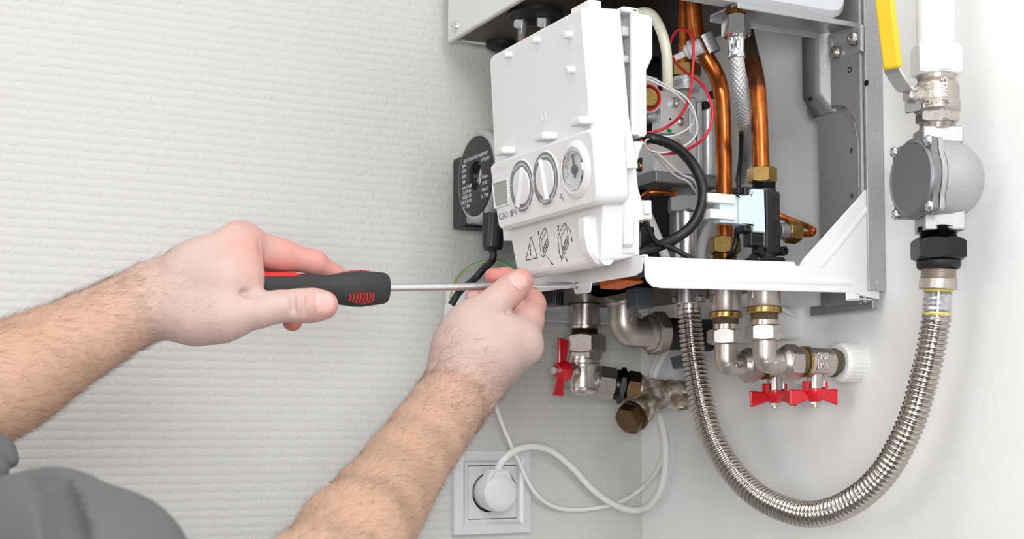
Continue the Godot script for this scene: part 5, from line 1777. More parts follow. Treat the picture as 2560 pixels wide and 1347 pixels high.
	for i in 96:
		var a := TAU * i / 96.0
		var r := 0.0318
		for ea in [0.82, PI - 0.82, PI + 0.82, TAU - 0.82]:
			var da := absf(wrapf(a - ea, -PI, PI))
			r = maxf(r, 0.0318 + 0.0062 * exp(-pow(da / 0.17, 2.0)))
		cov.append(Vector2(cos(a), sin(a)) * r)
	prism(st, cov, Transform3D(bb, c + n * 0.0155), 0.0045, 0.0008)
	put("gasket_flange", st, M.cast_alu, t)
	st = S()
	prism(st, cov, Transform3D(bb, c + n * 0.0220), 0.0060, 0.0012)
	put("cover", st, M.cast_dark, t, "dark cover")
	st = S()
	lathe(st, c + n * 0.0220, n, [[0, 0.0300], [0.0018, 0.0292], [0.0024, 0.0284], [0.0022, 0.0276], [0.0016, 0.0270], [0.0016, 0]], 64)
	put("cover_disc", st, M.cast_dark, t)
	for ea in [0.82, PI - 0.82, PI + 0.82, TAU - 0.82]:
		st = S()
		screw(st, c + n * 0.0221 + (bb.x * cos(ea) + bb.y * sin(ea)) * 0.0342, n, 0.0044, 0.0034)
		put("cover_screw", st, M.steel_bright, t)

	# gas cock
	var v0: Vector3 = Vector3(-0.0500, 1.6362, 0.5194)
	t = thing("gas_cock", "nickel gas cock with embossed lettering and a yellow lever handle", "valve", v0)
	st = S()
	lathe(st, v0, UP, thread([[0, 0], [0, 0.0132]], 0, 0.0062, 0.0140, 0.0021, 0.0010) + [[0.007, 0]], 40)
	put("thread", st, M.nickel, t)
	st = S()
	hexnut(st, v0 + UP * 0.0058, UP, 0.0095, 0.0146, 0.1)
	put("lower_hex", st, M.nickel, t)
	st = S()
	lathe(st, v0 + UP * 0.0135, UP, [[0, 0], [0, 0.0152], [0.0015, 0.0172], [0.0030, 0.0178], [0.0085, 0.0178], [0.0092, 0.0170], [0.0180, 0.0170], [0.0188, 0.0174], [0.0215, 0.0172], [0.024, 0.0155], [0.026, 0.0140], [0.0275, 0.0146], [0.031, 0.0150], [0.032, 0.0]], 48)
	put("body", st, M.nickel_cast, t)
	var fb := Basis(UP, -0.44)
	for q in [["3/4", -0.0095, 0.0310, -0.62], ["PN25", 0.0, 0.0310, 0.0]]:
		var bq := Basis(UP, -0.44 + q[3])
		text(t, q[0], 0.0044, v0 + bq.z * 0.0172 + UP * q[2], bq * Basis(Vector3(0, 0, 1), PI / 2), M.nickel, 0.0014, "Droid Sans", 700)
	text(t, "CW617N", 0.0034, v0 + Basis(UP, -0.75).z * 0.0176 + UP * 0.0195, Basis(UP, -0.75), M.nickel, 0.0030, "Droid Sans", 700)
	# stem to the left, lever arm and yellow handle
	var sd := Vector3(-0.97, 0, -0.12).normalized()
	var so := v0 + UP * 0.026
	st = S()
	lathe(st, so, sd, [[0.010, 0.0095], [0.0195, 0.0085], [0.0215, 0.0062], [0.0250, 0.0058], [0.0250, 0]], 32)
	put("stem", st, M.nickel_cast, t)
	st = S()
	hexnut(st, so + sd * 0.0245, sd, 0.0040, 0.0048)
	put("stem_nut", st, M.steel_bright, t)
	st = S()
	# bent steel strap: from the stem up and outwards to the handle
	var strap := [so + sd * 0.0225 - UP * 0.0125, so + sd * 0.0230 + UP * 0.003, Vector3(-0.0821, 1.6664, 0.5187), Vector3(-0.0959, 1.6773, 0.5215), Vector3(-0.0986, 1.6830, 0.5228)]
	strap = spline(strap, 8)
	var wv := Vector3(0.35, 0, 0.94).normalized()
	var g1 := ng()
	var hw := 0.0062
	for i in strap.size() - 1:
		var A: Vector3 = strap[i]
		var B: Vector3 = strap[i + 1]
		var dd := (B - A).normalized()
		var nn := dd.cross(wv).normalized()
		for s in [-1.0, 1.0]:
			quad(st, A - wv * hw + nn * s * 0.0012, A + wv * hw + nn * s * 0.0012, B + wv * hw + nn * s * 0.0012, B - wv * hw + nn * s * 0.0012, nn * s, g1 + int(s) + 200000)
			quad(st, A + wv * hw * s - nn * 0.0012, A + wv * hw * s + nn * 0.0012, B + wv * hw * s + nn * 0.0012, B + wv * hw * s - nn * 0.0012, wv * s, g1 + int(s) + 300000)
	put("lever_strap", st, M.steel_bright, t)
	st = S()
	var l0: Vector3 = Vector3(-0.0970, 1.6792, 0.5223)
	var l1: Vector3 = Vector3(-0.1126, 1.7477, 0.5296)
	var ld := (l1 - l0).normalized()
	var lw := wv
	lw = (lw - ld * lw.dot(ld)).normalized()
	var lb := Basis(lw, ld, lw.cross(ld)).orthonormalized()
	rbox(st, Transform3D(lb, (l0 + l1) * 0.5), Vector3(0.0150, l0.distance_to(l1), 0.0062), 0.0026)
	put("lever_handle", st, M.yellow_vinyl, t, "yellow lever handle")

	t = thing("gas_pipe", "white painted vertical gas pipe with a painted hex socket at the right", "pipe", v0 + UP * 0.045)
	st = S()
	hexnut(st, v0 + UP * 0.0435, UP, 0.0240, 0.0172, 0.14)
	put("hex_socket", st, M.white_paint, t)
	st = S()
	cyl(st, v0 + UP * 0.060, Vector3(v0.x, 2.69, v0.z), 0.0146, 0.0005, 44)
	put("tube", st, M.white_paint, t)

# ---------------------------------------------------------------- power socket, plug and cords
func socket_and_cords() -> void:
	var t := thing("power_socket", "square silver plastic power socket frame low on the papered wall", "socket", Vector3(-0.1865, 1.2960, 0.004))
	var a := Vector2(-0.2314, 1.2962)
	var b := Vector2(-0.1412, 1.3826)
	var c := (a + b) * 0.5
	var h := 0.0450
	var st := S()
	var R := [[h, 0.0], [h, 0.0065], [h - 0.0008, 0.0078], [0.0350, 0.0085], [0.0318, 0.0064], [0.0290, 0.0064], [0.0288, 0.002]]
	for k in R.size() - 1:
		for s in 4:
			var u: Vector2 = [Vector2(1, 1), Vector2(-1, 1), Vector2(-1, -1), Vector2(1, -1)][s]
			var w: Vector2 = [Vector2(-1, 1), Vector2(-1, -1), Vector2(1, -1), Vector2(1, 1)][s]
			var r0: float = R[k][0]
			var r1: float = R[k + 1][0]
			var z0: float = R[k][1]
			var z1: float = R[k + 1][1]
			var mid := (u + w) * 0.5
			quad(st, Vector3(c.x + u.x * r0, c.y + u.y * r0 * 0.97, z0), Vector3(c.x + w.x * r0, c.y + w.y * r0 * 0.97, z0), Vector3(c.x + w.x * r1, c.y + w.y * r1 * 0.97, z1), Vector3(c.x + u.x * r1, c.y + u.y * r1 * 0.97, z1), Vector3(mid.x, mid.y, 0) * (z1 - z0) + Vector3(0, 0, 1) * (r0 - r1), ng())
	put("frame", st, M.silver_plastic, t)
	st = S()
	bx(st, Vector3(c.x - 0.0286, c.y - 0.0278, 0), Vector3(c.x + 0.0286, c.y + 0.0278, 0.0022), 0.0004)
	put("gap_shade", st, M.painted_shade, t)  # near-black backing carries the shade of the gap and round well
	st = S()
	# insert plate with the round well
	var pc := Vector2(-0.1892, 1.3392)
	var sq := [Vector2(c.x - 0.0281, c.y - 0.0273), Vector2(c.x + 0.0281, c.y - 0.0273), Vector2(c.x + 0.0281, c.y + 0.0273), Vector2(c.x - 0.0281, c.y + 0.0273)]
	var ringo := circle2(pc, 0.0208, 48)
	var g := ng()
	for i in 48:
		var q1: Vector2 = ringo[i]
		var q2: Vector2 = ringo[(i + 1) % 48]
		var e := func(q: Vector2) -> Vector2:
			var d := q - pc
			var tx: float = ((c.x + 0.0281 * signf(d.x)) - pc.x) / d.x if absf(d.x) > 1e-6 else 1e9
			var ty: float = ((c.y + 0.0273 * signf(d.y)) - pc.y) / d.y if absf(d.y) > 1e-6 else 1e9
			return pc + d * minf(tx, ty)
		var o1: Vector2 = e.call(q1)
		var o2: Vector2 = e.call(q2)
		quad(st, Vector3(q1.x, q1.y, 0.0062), Vector3(q2.x, q2.y, 0.0062), Vector3(o2.x, o2.y, 0.0062), Vector3(o1.x, o1.y, 0.0062), Vector3(0, 0, 1), g)
		if absf(o1.x - o2.x) > 1e-5 and absf(o1.y - o2.y) > 1e-5:
			var cn := Vector2(c.x + 0.0281 * signf(o1.x - c.x), c.y + 0.0273 * signf(o1.y - c.y))
			tri(st, Vector3(o1.x, o1.y, 0.0062), Vector3(o2.x, o2.y, 0.0062), Vector3(cn.x, cn.y, 0.0062), Vector3(0, 0, 1), -1)
		quad(st, Vector3(q1.x, q1.y, 0.0062), Vector3(q2.x, q2.y, 0.0062), Vector3(q2.x, q2.y, 0.0022), Vector3(q1.x, q1.y, 0.0022), Vector3(pc.x - q1.x, pc.y - q1.y, 0), g + 700000)
		quad(st, Vector3(o1.x, o1.y, 0.0062), Vector3(o2.x, o2.y, 0.0062), Vector3(o2.x, o2.y, 0.0022), Vector3(o1.x, o1.y, 0.0022), Vector3(o1.x - pc.x, o1.y - pc.y, 0), -1)
	put("insert", st, M.silver_plastic, t)
	st = S()
	bx(st, Vector3(pc.x - 0.0212, pc.y - 0.004, 0.0030), Vector3(pc.x - 0.0180, pc.y + 0.004, 0.0050), 0.0004)
	put("earth_clip", st, M.cast_dark, t)

	t = thing("power_plug", "round white power plug pushed into the silver socket", "plug", Vector3(pc.x, pc.y - 0.02, 0.02))
	st = S()
	var o := Vector3(pc.x + 0.0008, pc.y + 0.0005, 0.0024)
	lathe(st, o, Vector3(0, 0, 1), [[0, 0], [0, 0.0188], [0.010, 0.0192], [0.011, 0.0200], [0.022, 0.0203], [0.028, 0.0192], [0.031, 0.0165], [0.0325, 0.0120], [0.0325, 0]], 56)
	prism(st, rp([Vector2(-0.0095, 0.0240), Vector2(0.0110, 0.0240), Vector2(0.0195, 0.0070), Vector2(-0.0185, 0.0070)], [0.003, 0.003, 0.002, 0.002]), Transform3D(Basis(), o + Vector3(0, 0, 0.0285)), 0.020, 0.003)
	put("shell", st, M.white_plastic, t)
	st = S()
	tube(st, [o + Vector3(0.0015, 0.0225, 0.019), o + Vector3(0.002, 0.0275, 0.019)], 0.0042, 18)
	put("strain_relief", st, M.white_plastic, t)
	var r := 0.0037
	wire("power_cable", "thick white power cord arching from the plug across the wall", [o + Vector3(0.002, 0.026, 0.019), Vector3(-0.1829, 1.3739, 0.0260), Vector3(-0.1689, 1.3833, 0.0260), Vector3(-0.1467, 1.3870, 0.0240), Vector3(-0.1231, 1.3818, 0.0200), Vector3(-0.0966, 1.3645, 0.0160), Vector3(-0.0709, 1.3410, 0.0140), Vector3(-0.0448, 1.3249, 0.0120), Vector3(-0.0194, 1.3169, 0.0120), Vector3(-0.0120, 1.3216, 0.0330), Vector3(-0.0120, 1.3380, 0.0556), Vector3(-0.0120, 1.3596, 0.0661), Vector3(-0.0120, 1.3851, 0.0687), Vector3(-0.0120, 1.4063, 0.0635), Vector3(-0.0120, 1.4279, 0.0536), Vector3(-0.0120, 1.4474, 0.0474), Vector3(-0.0120, 1.4667, 0.0509), Vector3(-0.0120, 1.4832, 0.0669), Vector3(-0.0120, 1.4995, 0.0826), Vector3(-0.0120, 1.5202, 0.0906), Vector3(-0.0120, 1.5455, 0.0925), Vector3(-0.0120, 1.5667, 0.0928)], r, M.white_cord, "cord")
	wire("thin_cord", "thin white cord hanging behind the wrist and looping past the socket", [Vector3(-0.1891, 1.4774, 0.0120), Vector3(-0.1881, 1.4522, 0.0120), Vector3(-0.1853, 1.4313, 0.0120), Vector3(-0.1778, 1.4104, 0.0120), Vector3(-0.1666, 1.3861, 0.0130), Vector3(-0.1601, 1.3706, 0.0160), Vector3(-0.1506, 1.3517, 0.0160), Vector3(-0.1367, 1.3346, 0.0140), Vector3(-0.1143, 1.3228, 0.0080), Vector3(-0.0857, 1.3186, 0.0050), Vector3(-0.0504, 1.3212, 0.0045), Vector3(-0.0253, 1.3277, 0.0050), Vector3(-0.0050, 1.3406, 0.0098), Vector3(-0.0050, 1.3588, 0.0386), Vector3(-0.0050, 1.3763, 0.0531), Vector3(-0.0050, 1.3935, 0.0565), Vector3(-0.0050, 1.4150, 0.0512), Vector3(-0.0050, 1.4368, 0.0395), Vector3(-0.0050, 1.4568, 0.0293), Vector3(-0.0050, 1.4719, 0.0335), Vector3(-0.0050, 1.4887, 0.0482), Vector3(-0.0050, 1.5011, 0.0594), Vector3(-0.0050, 1.5222, 0.0660), Vector3(-0.0050, 1.5479, 0.0679)], 0.0024, M.white_cord, "cord")
	st = S()
	prism(st, rp([Vector2(0.1513, 1.4767), Vector2(0.1686, 1.4779), Vector2(0.1706, 1.4663), Vector2(0.1562, 1.4645)], 0.001, 3), FX(-0.06), 0.008, 0.001)
	solo("cable_tag", "small dark grey plastic tag on the cord beside the corrugated hose", "tag", st, M.slate_plastic, Vector3(-0.0600, 1.4654, 0.1627))

# ---------------------------------------------------------------- screwdriver
func screwdriver() -> void:
	var tip: Vector3 = Vector3(-0.2520, 1.5260, 0.3024)
	var hf: Vector3 = Vector3(-0.4291, 1.5148, 0.3120)
	var hr: Vector3 = Vector3(-0.5445, 1.5088, 0.3352)
	var d := (tip - hf).normalized()
	hr = hf - d * hf.distance_to(hr)
	var t := thing("screwdriver", "screwdriver with a black and red rubber handle and a long steel shaft", "screwdriver", (hf + hr) * 0.5 - UP * 0.015)
	var st := S()
	lathe(st, hf - d * 0.004, d, [[0, 0], [0, 0.0031], [hf.distance_to(tip) - 0.006, 0.0031], [hf.distance_to(tip) + 0.001, 0.0022], [hf.distance_to(tip) + 0.004, 0.0008], [hf.distance_to(tip) + 0.004, 0]], 28)
	put("shaft", st, M.steel_bright, t)
	# handle: rounded triangular section that swells at both ends
	var L := hf.distance_to(hr)
	var e1 := perp(d)
	var rot := 0.35
	var sec := func(a: float) -> float: return 1.0 + 0.055 * cos(3.0 * (a - rot))
	st = S()
	var prof := [[0, 0], [0.0, 0.0085], [0.002, 0.0115], [0.006, 0.0130], [0.018, 0.0132], [0.034, 0.0128], [0.045, 0.0120], [0.055, 0.0110], [0.064, 0.0104], [0.071, 0.0107], [0.079, 0.0124], [0.088, 0.0138], [0.096, 0.0142], [0.103, 0.0134], [L - 0.003, 0.0122], [L - 0.0008, 0.0112], [L, 0.009], [L, 0]]
	lathe(st, hr, d, prof, 72, sec)
	put("grip", st, M.grip_rubber, t)
	# red inset on the upper rear and red ribs near the front, laid on the grip's own surface
	var up := (UP - d * UP.dot(d)).normalized()
	var fwd := d.cross(up)
	var e2 := d.cross(e1)
	var on := func(x: float, a: float, lift: float) -> Vector3:
		var dv := up * cos(a) + fwd * sin(a)
		var r := 0.012
		for k in prof.size() - 1:
			if x >= prof[k][0] and x <= prof[k + 1][0] and prof[k + 1][0] > prof[k][0]:
				r = lerpf(prof[k][1], prof[k + 1][1], (x - prof[k][0]) / (prof[k + 1][0] - prof[k][0]))
		var la := atan2(dv.dot(e2), dv.dot(e1))
		return hr + d * x + dv * (r * (1.0 + 0.055 * cos(3.0 * (la - rot))) + lift)
	st = S()
	var g := ng()
	var rows := []
	for i in 19:
		var s := i / 18.0
		var x := lerpf(0.004, 0.046, s)
		var half := 0.62 * sqrt(maxf(0.0, 1.0 - pow(2.0 * s - 1.0, 4.0)))
		var row := []
		for j in 13:
			var a := 0.28 - half + 2.0 * half * j / 12.0
			row.append(on.call(x, a, 0.0003))
		rows.append(row)
	for i in 18:
		for j in 12:
			quad(st, rows[i][j], rows[i + 1][j], rows[i + 1][j + 1], rows[i][j + 1], rows[i][j] - hr - d * d.dot(rows[i][j] - hr), g)
	put("red_inset", st, M.red_rubber, t, "red inset")
	for set_ in 3:
		var mid_a: float = [2.28, 0.22, -2.0][set_]
		for i in 8:
			st = S()
			var x := 0.082 + i * 0.0027
			var half := 0.36 * sqrt(1.0 - pow((i - 4.4) / 5.4, 2.0))
			var pl := []
			for j in 11:
				var q := j / 5.0 - 1.0
				pl.append(on.call(x + 0.0010 * (1.0 - q * q), mid_a + half * q, -0.0001))
			tube(st, pl, 0.00055, 8)
			put("rib", st, M.red_rubber, t, "red rib")

# ---------------------------------------------------------------- the person: one skin surface for both arms, with nails, hair and shirt as parts
func skin_tone(k: int) -> Color:
	var c: Color = [Color("c19f88"), Color("c4aca5"), Color("d0978f"), Color("cf7f77"), Color("c8a694"), Color("d39189")][k]
	return c.srgb_to_linear()

# bones: [from, to, radius, radius, blend, tone, cut]; a tapered capsule each, joined with a smooth minimum
func field_mesh(bones: Array, cell: float, lo: Vector3, hi: Vector3, clip := Plane(), has_clip := false, cloth := false) -> Array:
	var nx := int((hi.x - lo.x) / cell) + 2
	var ny := int((hi.y - lo.y) / cell) + 2
	var nz := int((hi.z - lo.z) / cell) + 2
	var F := PackedFloat32Array()
	F.resize(nx * ny * nz)
	F.fill(1.0)
	for b in bones:
		var A: Vector3 = b[0]
		var Bv: Vector3 = b[1]
		var ra: float = b[2]
		var rb: float = b[3]
		var k: float = b[4]
		var cut: bool = b.size() > 6
		var m := maxf(ra, rb) + k + cell * 3.0
		var p0 := ((A.min(Bv) - Vector3.ONE * m - lo) / cell).floor().clamp(Vector3.ZERO, Vector3(nx - 1, ny - 1, nz - 1))
		var p1 := ((A.max(Bv) + Vector3.ONE * m - lo) / cell).ceil().clamp(Vector3.ZERO, Vector3(nx - 1, ny - 1, nz - 1))
		var ab := Bv - A
		var inv := 1.0 / maxf(ab.length_squared(), 1e-9)
		for z in range(int(p0.z), int(p1.z) + 1):
			for y in range(int(p0.y), int(p1.y) + 1):
				var row := (z * ny + y) * nx
				for x in range(int(p0.x), int(p1.x) + 1):
					var p := lo + Vector3(x, y, z) * cell - A
					var t := clampf(p.dot(ab) * inv, 0.0, 1.0)
					var d := (p - ab * t).length() - lerpf(ra, rb, t)
					var f := F[row + x]
					if cut:
						d = -d
						var h := maxf(k - absf(f - d), 0.0) / k
						F[row + x] = maxf(f, d) + h * h * k * 0.25
					else:
						var h := maxf(k - absf(f - d), 0.0) / k
						F[row + x] = minf(f, d) - h * h * k * 0.25
	var vid := {}
	var V := PackedVector3Array()
	var N := PackedVector3Array()
	var Cc := PackedColorArray()
	var I := PackedInt32Array()
	var nxy := nx * ny
	var offs := [0, 1, nx, nx + 1, nxy, nxy + 1, nxy + nx, nxy + nx + 1]
	var co := [Vector3(0, 0, 0), Vector3(1, 0, 0), Vector3(0, 1, 0), Vector3(1, 1, 0), Vector3(0, 0, 1), Vector3(1, 0, 1), Vector3(0, 1, 1), Vector3(1, 1, 1)]
	var edges := [[0, 1], [2, 3], [4, 5], [6, 7], [0, 2], [1, 3], [4, 6], [5, 7], [0, 4], [1, 5], [2, 6], [3, 7]]
	for z in nz - 1:
		for y in ny - 1:
			var row := z * nxy + y * nx
			for x in nx - 1:
				var i := row + x
				var f0 := F[i]
				if absf(f0) > cell * 2.0:
					continue
				var inside := 0
				for o in offs:
					if F[i + o] < 0.0:
						inside += 1
				if inside == 0 or inside == 8:
					continue
				var sum := Vector3.ZERO
				var n := 0
				for e in edges:
					var a := F[i + offs[e[0]]]
					var b := F[i + offs[e[1]]]
					if (a < 0.0) != (b < 0.0):
						sum += co[e[0]].lerp(co[e[1]], a / (a - b))
						n += 1
				var c := sum / n
				var g := Vector3.ZERO
				for kk in 8:
					var f := F[i + offs[kk]]
					var w: Vector3 = co[kk]
					var wx := c.x if w.x > 0 else 1.0 - c.x
					var wy := c.y if w.y > 0 else 1.0 - c.y
					var wz := c.z if w.z > 0 else 1.0 - c.z
					g += Vector3((1.0 if w.x > 0 else -1.0) * wy * wz, (1.0 if w.y > 0 else -1.0) * wx * wz, (1.0 if w.z > 0 else -1.0) * wx * wy) * f
				# a wider gradient smooths the shading
				if x > 1 and y > 1 and z > 1 and x < nx - 3 and y < ny - 3 and z < nz - 3:
					g = g * 0.5 + Vector3(F[i + 2] - F[i - 1], F[i + 2 * nx] - F[i - nx], F[i + 2 * nxy] - F[i - nxy]) / 3.0
				vid[i] = V.size()
				var P := lo + (Vector3(x, y, z) + c) * cell
				V.append(P)
				N.append(g.normalized())
				if cloth:
					Cc.append(Color.WHITE)
				else:
					var wsum := 0.0
					var cs := Color(0, 0, 0)
					for b in bones:
						if b.size() > 6:
							continue
						var ab: Vector3 = b[1] - b[0]
						var t := clampf((P - b[0]).dot(ab) / maxf(ab.length_squared(), 1e-9), 0.0, 1.0)
						var d: float = (P - b[0] - ab * t).length() - lerpf(b[2], b[3], t)
						if d < 0.02:
							var w := exp(-maxf(d, -0.01) / 0.0045)
							wsum += w
							var tone: Color = skin_tone(b[5])
							cs += tone * w
					cs = cs / maxf(wsum, 1e-9)
					cs.a = 1.0
					Cc.append(cs)
	var sx := [1, nx, nxy]
	for z in range(1, nz - 1):
		for y in range(1, ny - 1):
			var row := z * nxy + y * nx
			for x in range(1, nx - 1):
				var i := row + x
				var f := F[i]
				if absf(f) > cell * 2.0:
					continue
				for ax in 3:
					var f2 := F[i + sx[ax]]
					if (f < 0.0) == (f2 < 0.0):
						continue
					var u: int = sx[(ax + 1) % 3]
					var v: int = sx[(ax + 2) % 3]
					var q := [i, i - u, i - u - v, i - v]
					var ok := true
					for w in q:
						if not vid.has(w):
							ok = false
					if not ok:
						continue
					if has_clip and clip.is_point_over(V[vid[i]]):
						continue
					var a: int = vid[q[0]]
					var b: int = vid[q[1]]
					var c: int = vid[q[2]]
					var d: int = vid[q[3]]
					if f < 0.0:
						I.append_array([a, b, c, a, c, d] if false else [a, c, b, a, d, c])
					else:
						I.append_array([a, b, c, a, c, d])
	return [V, N, Cc, I]

func add_field(am: ArrayMesh, parts: Array) -> void:   # joins several fields into one surface
	var V := PackedVector3Array()
	var N := PackedVector3Array()
	var C := PackedColorArray()
	var I := PackedInt32Array()
	for f in parts:
		var off := V.size()
		V.append_array(f[0])
		N.append_array(f[1])
		C.append_array(f[2])
		var II: PackedInt32Array = f[3]
		for i in II:
			I.append(i + off)
	# front faces run clockwise: check against the normals
	for k in range(0, I.size(), 3):
		var a := V[I[k]]
		var b := V[I[k + 1]]
		var c := V[I[k + 2]]
		if (a - c).cross(a - b).dot(N[I[k]] + N[I[k + 1]] + N[I[k + 2]]) < 0.0:
			var t := I[k + 1]
			I[k + 1] = I[k + 2]
			I[k + 2] = t
	var arr := []
	arr.resize(Mesh.ARRAY_MAX)
	arr[Mesh.ARRAY_VERTEX] = V
	arr[Mesh.ARRAY_NORMAL] = N
	arr[Mesh.ARRAY_COLOR] = C
	arr[Mesh.ARRAY_INDEX] = I
	am.add_surface_from_arrays(Mesh.PRIMITIVE_TRIANGLES, arr)

func chain(out: Array, pts: Array, radii: Array, k: float, tones: Array) -> void:
	for i in pts.size() - 1:
		out.append([pts[i], pts[i + 1], radii[i], radii[i + 1], k, tones[i]])

func bounds(bones: Array) -> AABB:
	var bb := AABB(bones[0][0], Vector3.ZERO)
	for b in bones:
		var m: float = maxf(b[2], b[3]) + 0.008
		for p in [b[0], b[1]]:
			bb = bb.merge(AABB(p - Vector3.ONE * m, Vector3.ONE * m * 2.0))
	return bb

func nail(parent: Node3D, skin: Array, c: Vector3, along: Vector3, w: float, l: float, curve: float) -> void:
	var nrm := Vector3.ZERO
	var best := 1.0
	var V: PackedVector3Array = skin[0]
	var at := c
	for i in V.size():
		var dd := V[i].distance_to(c)
		if dd < best:
			best = dd
			at = V[i]
	for i in V.size():
		if V[i].distance_to(at) < 0.004:
			nrm += skin[1][i]
	c = at + nrm.normalized() * 0.0007
	var st := S()
	var n := nrm.normalized()
	var a := (along - n * along.dot(n)).normalized()
	var s := n.cross(a)
	var g := ng()
	var rows := []
	for i in 11:
		var row := []
		var t := i / 10.0
		for j in 11:
			var q := j / 5.0 - 1.0
			var end := 1.0 - 0.42 * q * q if t > 0.5 else 1.0 - 0.30 * q * q
			var y := (t - 0.5) * l * end
			var x := q * w * 0.5
			row.append(c + a * y + s * x - n * (curve * q * q + 0.10 * l * pow(maxf(0.0, t - 0.35), 2.0) + (0.0012 if absf(q) > 0.99 or i == 0 else 0.0)))
		rows.append(row)
	for i in 10:
		for j in 10:
			quad(st, rows[i][j], rows[i + 1][j], rows[i + 1][j + 1], rows[i][j + 1], n, g)
	put("nail", st, M.nail, parent)

func hairs(fields: Array, axis_a: Vector3, axis_b: Vector3, count: int, rng: RandomNumberGenerator, st: SurfaceTool, from_t: float, to_t: float) -> void:
	var V: PackedVector3Array = fields[0]
	var N: PackedVector3Array = fields[1]
	var ab := axis_b - axis_a
	var eye := Vector3(-0.8424, 1.40, 1.35)
	var made := 0
	var tries := 0
	while made < count and tries < count * 30:
		tries += 1
		var i := rng.randi() % V.size()
		var p := V[i]
		var t := (p - axis_a).dot(ab) / ab.length_squared()
		if t < from_t or t > to_t or N[i].dot((eye - p).normalized()) < -0.35:
			continue
		made += 1
		var n := N[i]
		p += Vector3(rng.randf_range(-1, 1), rng.randf_range(-1, 1), rng.randf_range(-1, 1)) * 0.0015
		p -= n * (p - V[i]).dot(n)
		var d := ab.normalized() * -1.0
		var side := n.cross(d).normalized()
		var sweep := rng.randf_range(-0.15, 0.9)
		var dir := (d * rng.randf_range(0.35, 1.0) + side * sweep * signf(side.dot(Vector3.DOWN) + 0.001) + n * rng.randf_range(0.15, 0.45)).normalized()
		var bend := (side * rng.randf_range(-1.0, 1.0) - n * 0.5)
		var L := rng.randf_range(0.006, 0.014)
		var r := rng.randf_range(0.000034, 0.000055)
		var prev := p
		var e1 := perp(dir)
		var e2 := dir.cross(e1)
		var sg := ng()
		for s in 4:
			var f0 := s / 4.0
			var f1 := (s + 1) / 4.0
			var q := p + dir * L * f1 + bend * L * 0.35 * f1 * f1
			var r0 := r * (1.0 - f0 * 0.8)
			var r1 := r * (1.0 - f1 * 0.8)
			for k in 3:
				var a0 := TAU * k / 3.0
				var a1 := TAU * (k + 1) / 3.0
				var x0 := e1 * cos(a0) + e2 * sin(a0)
				var x1 := e1 * cos(a1) + e2 * sin(a1)
				quad(st, prev + x0 * r0, prev + x1 * r0, q + x1 * r1, q + x0 * r1, x0 + x1, sg)
			prev = q

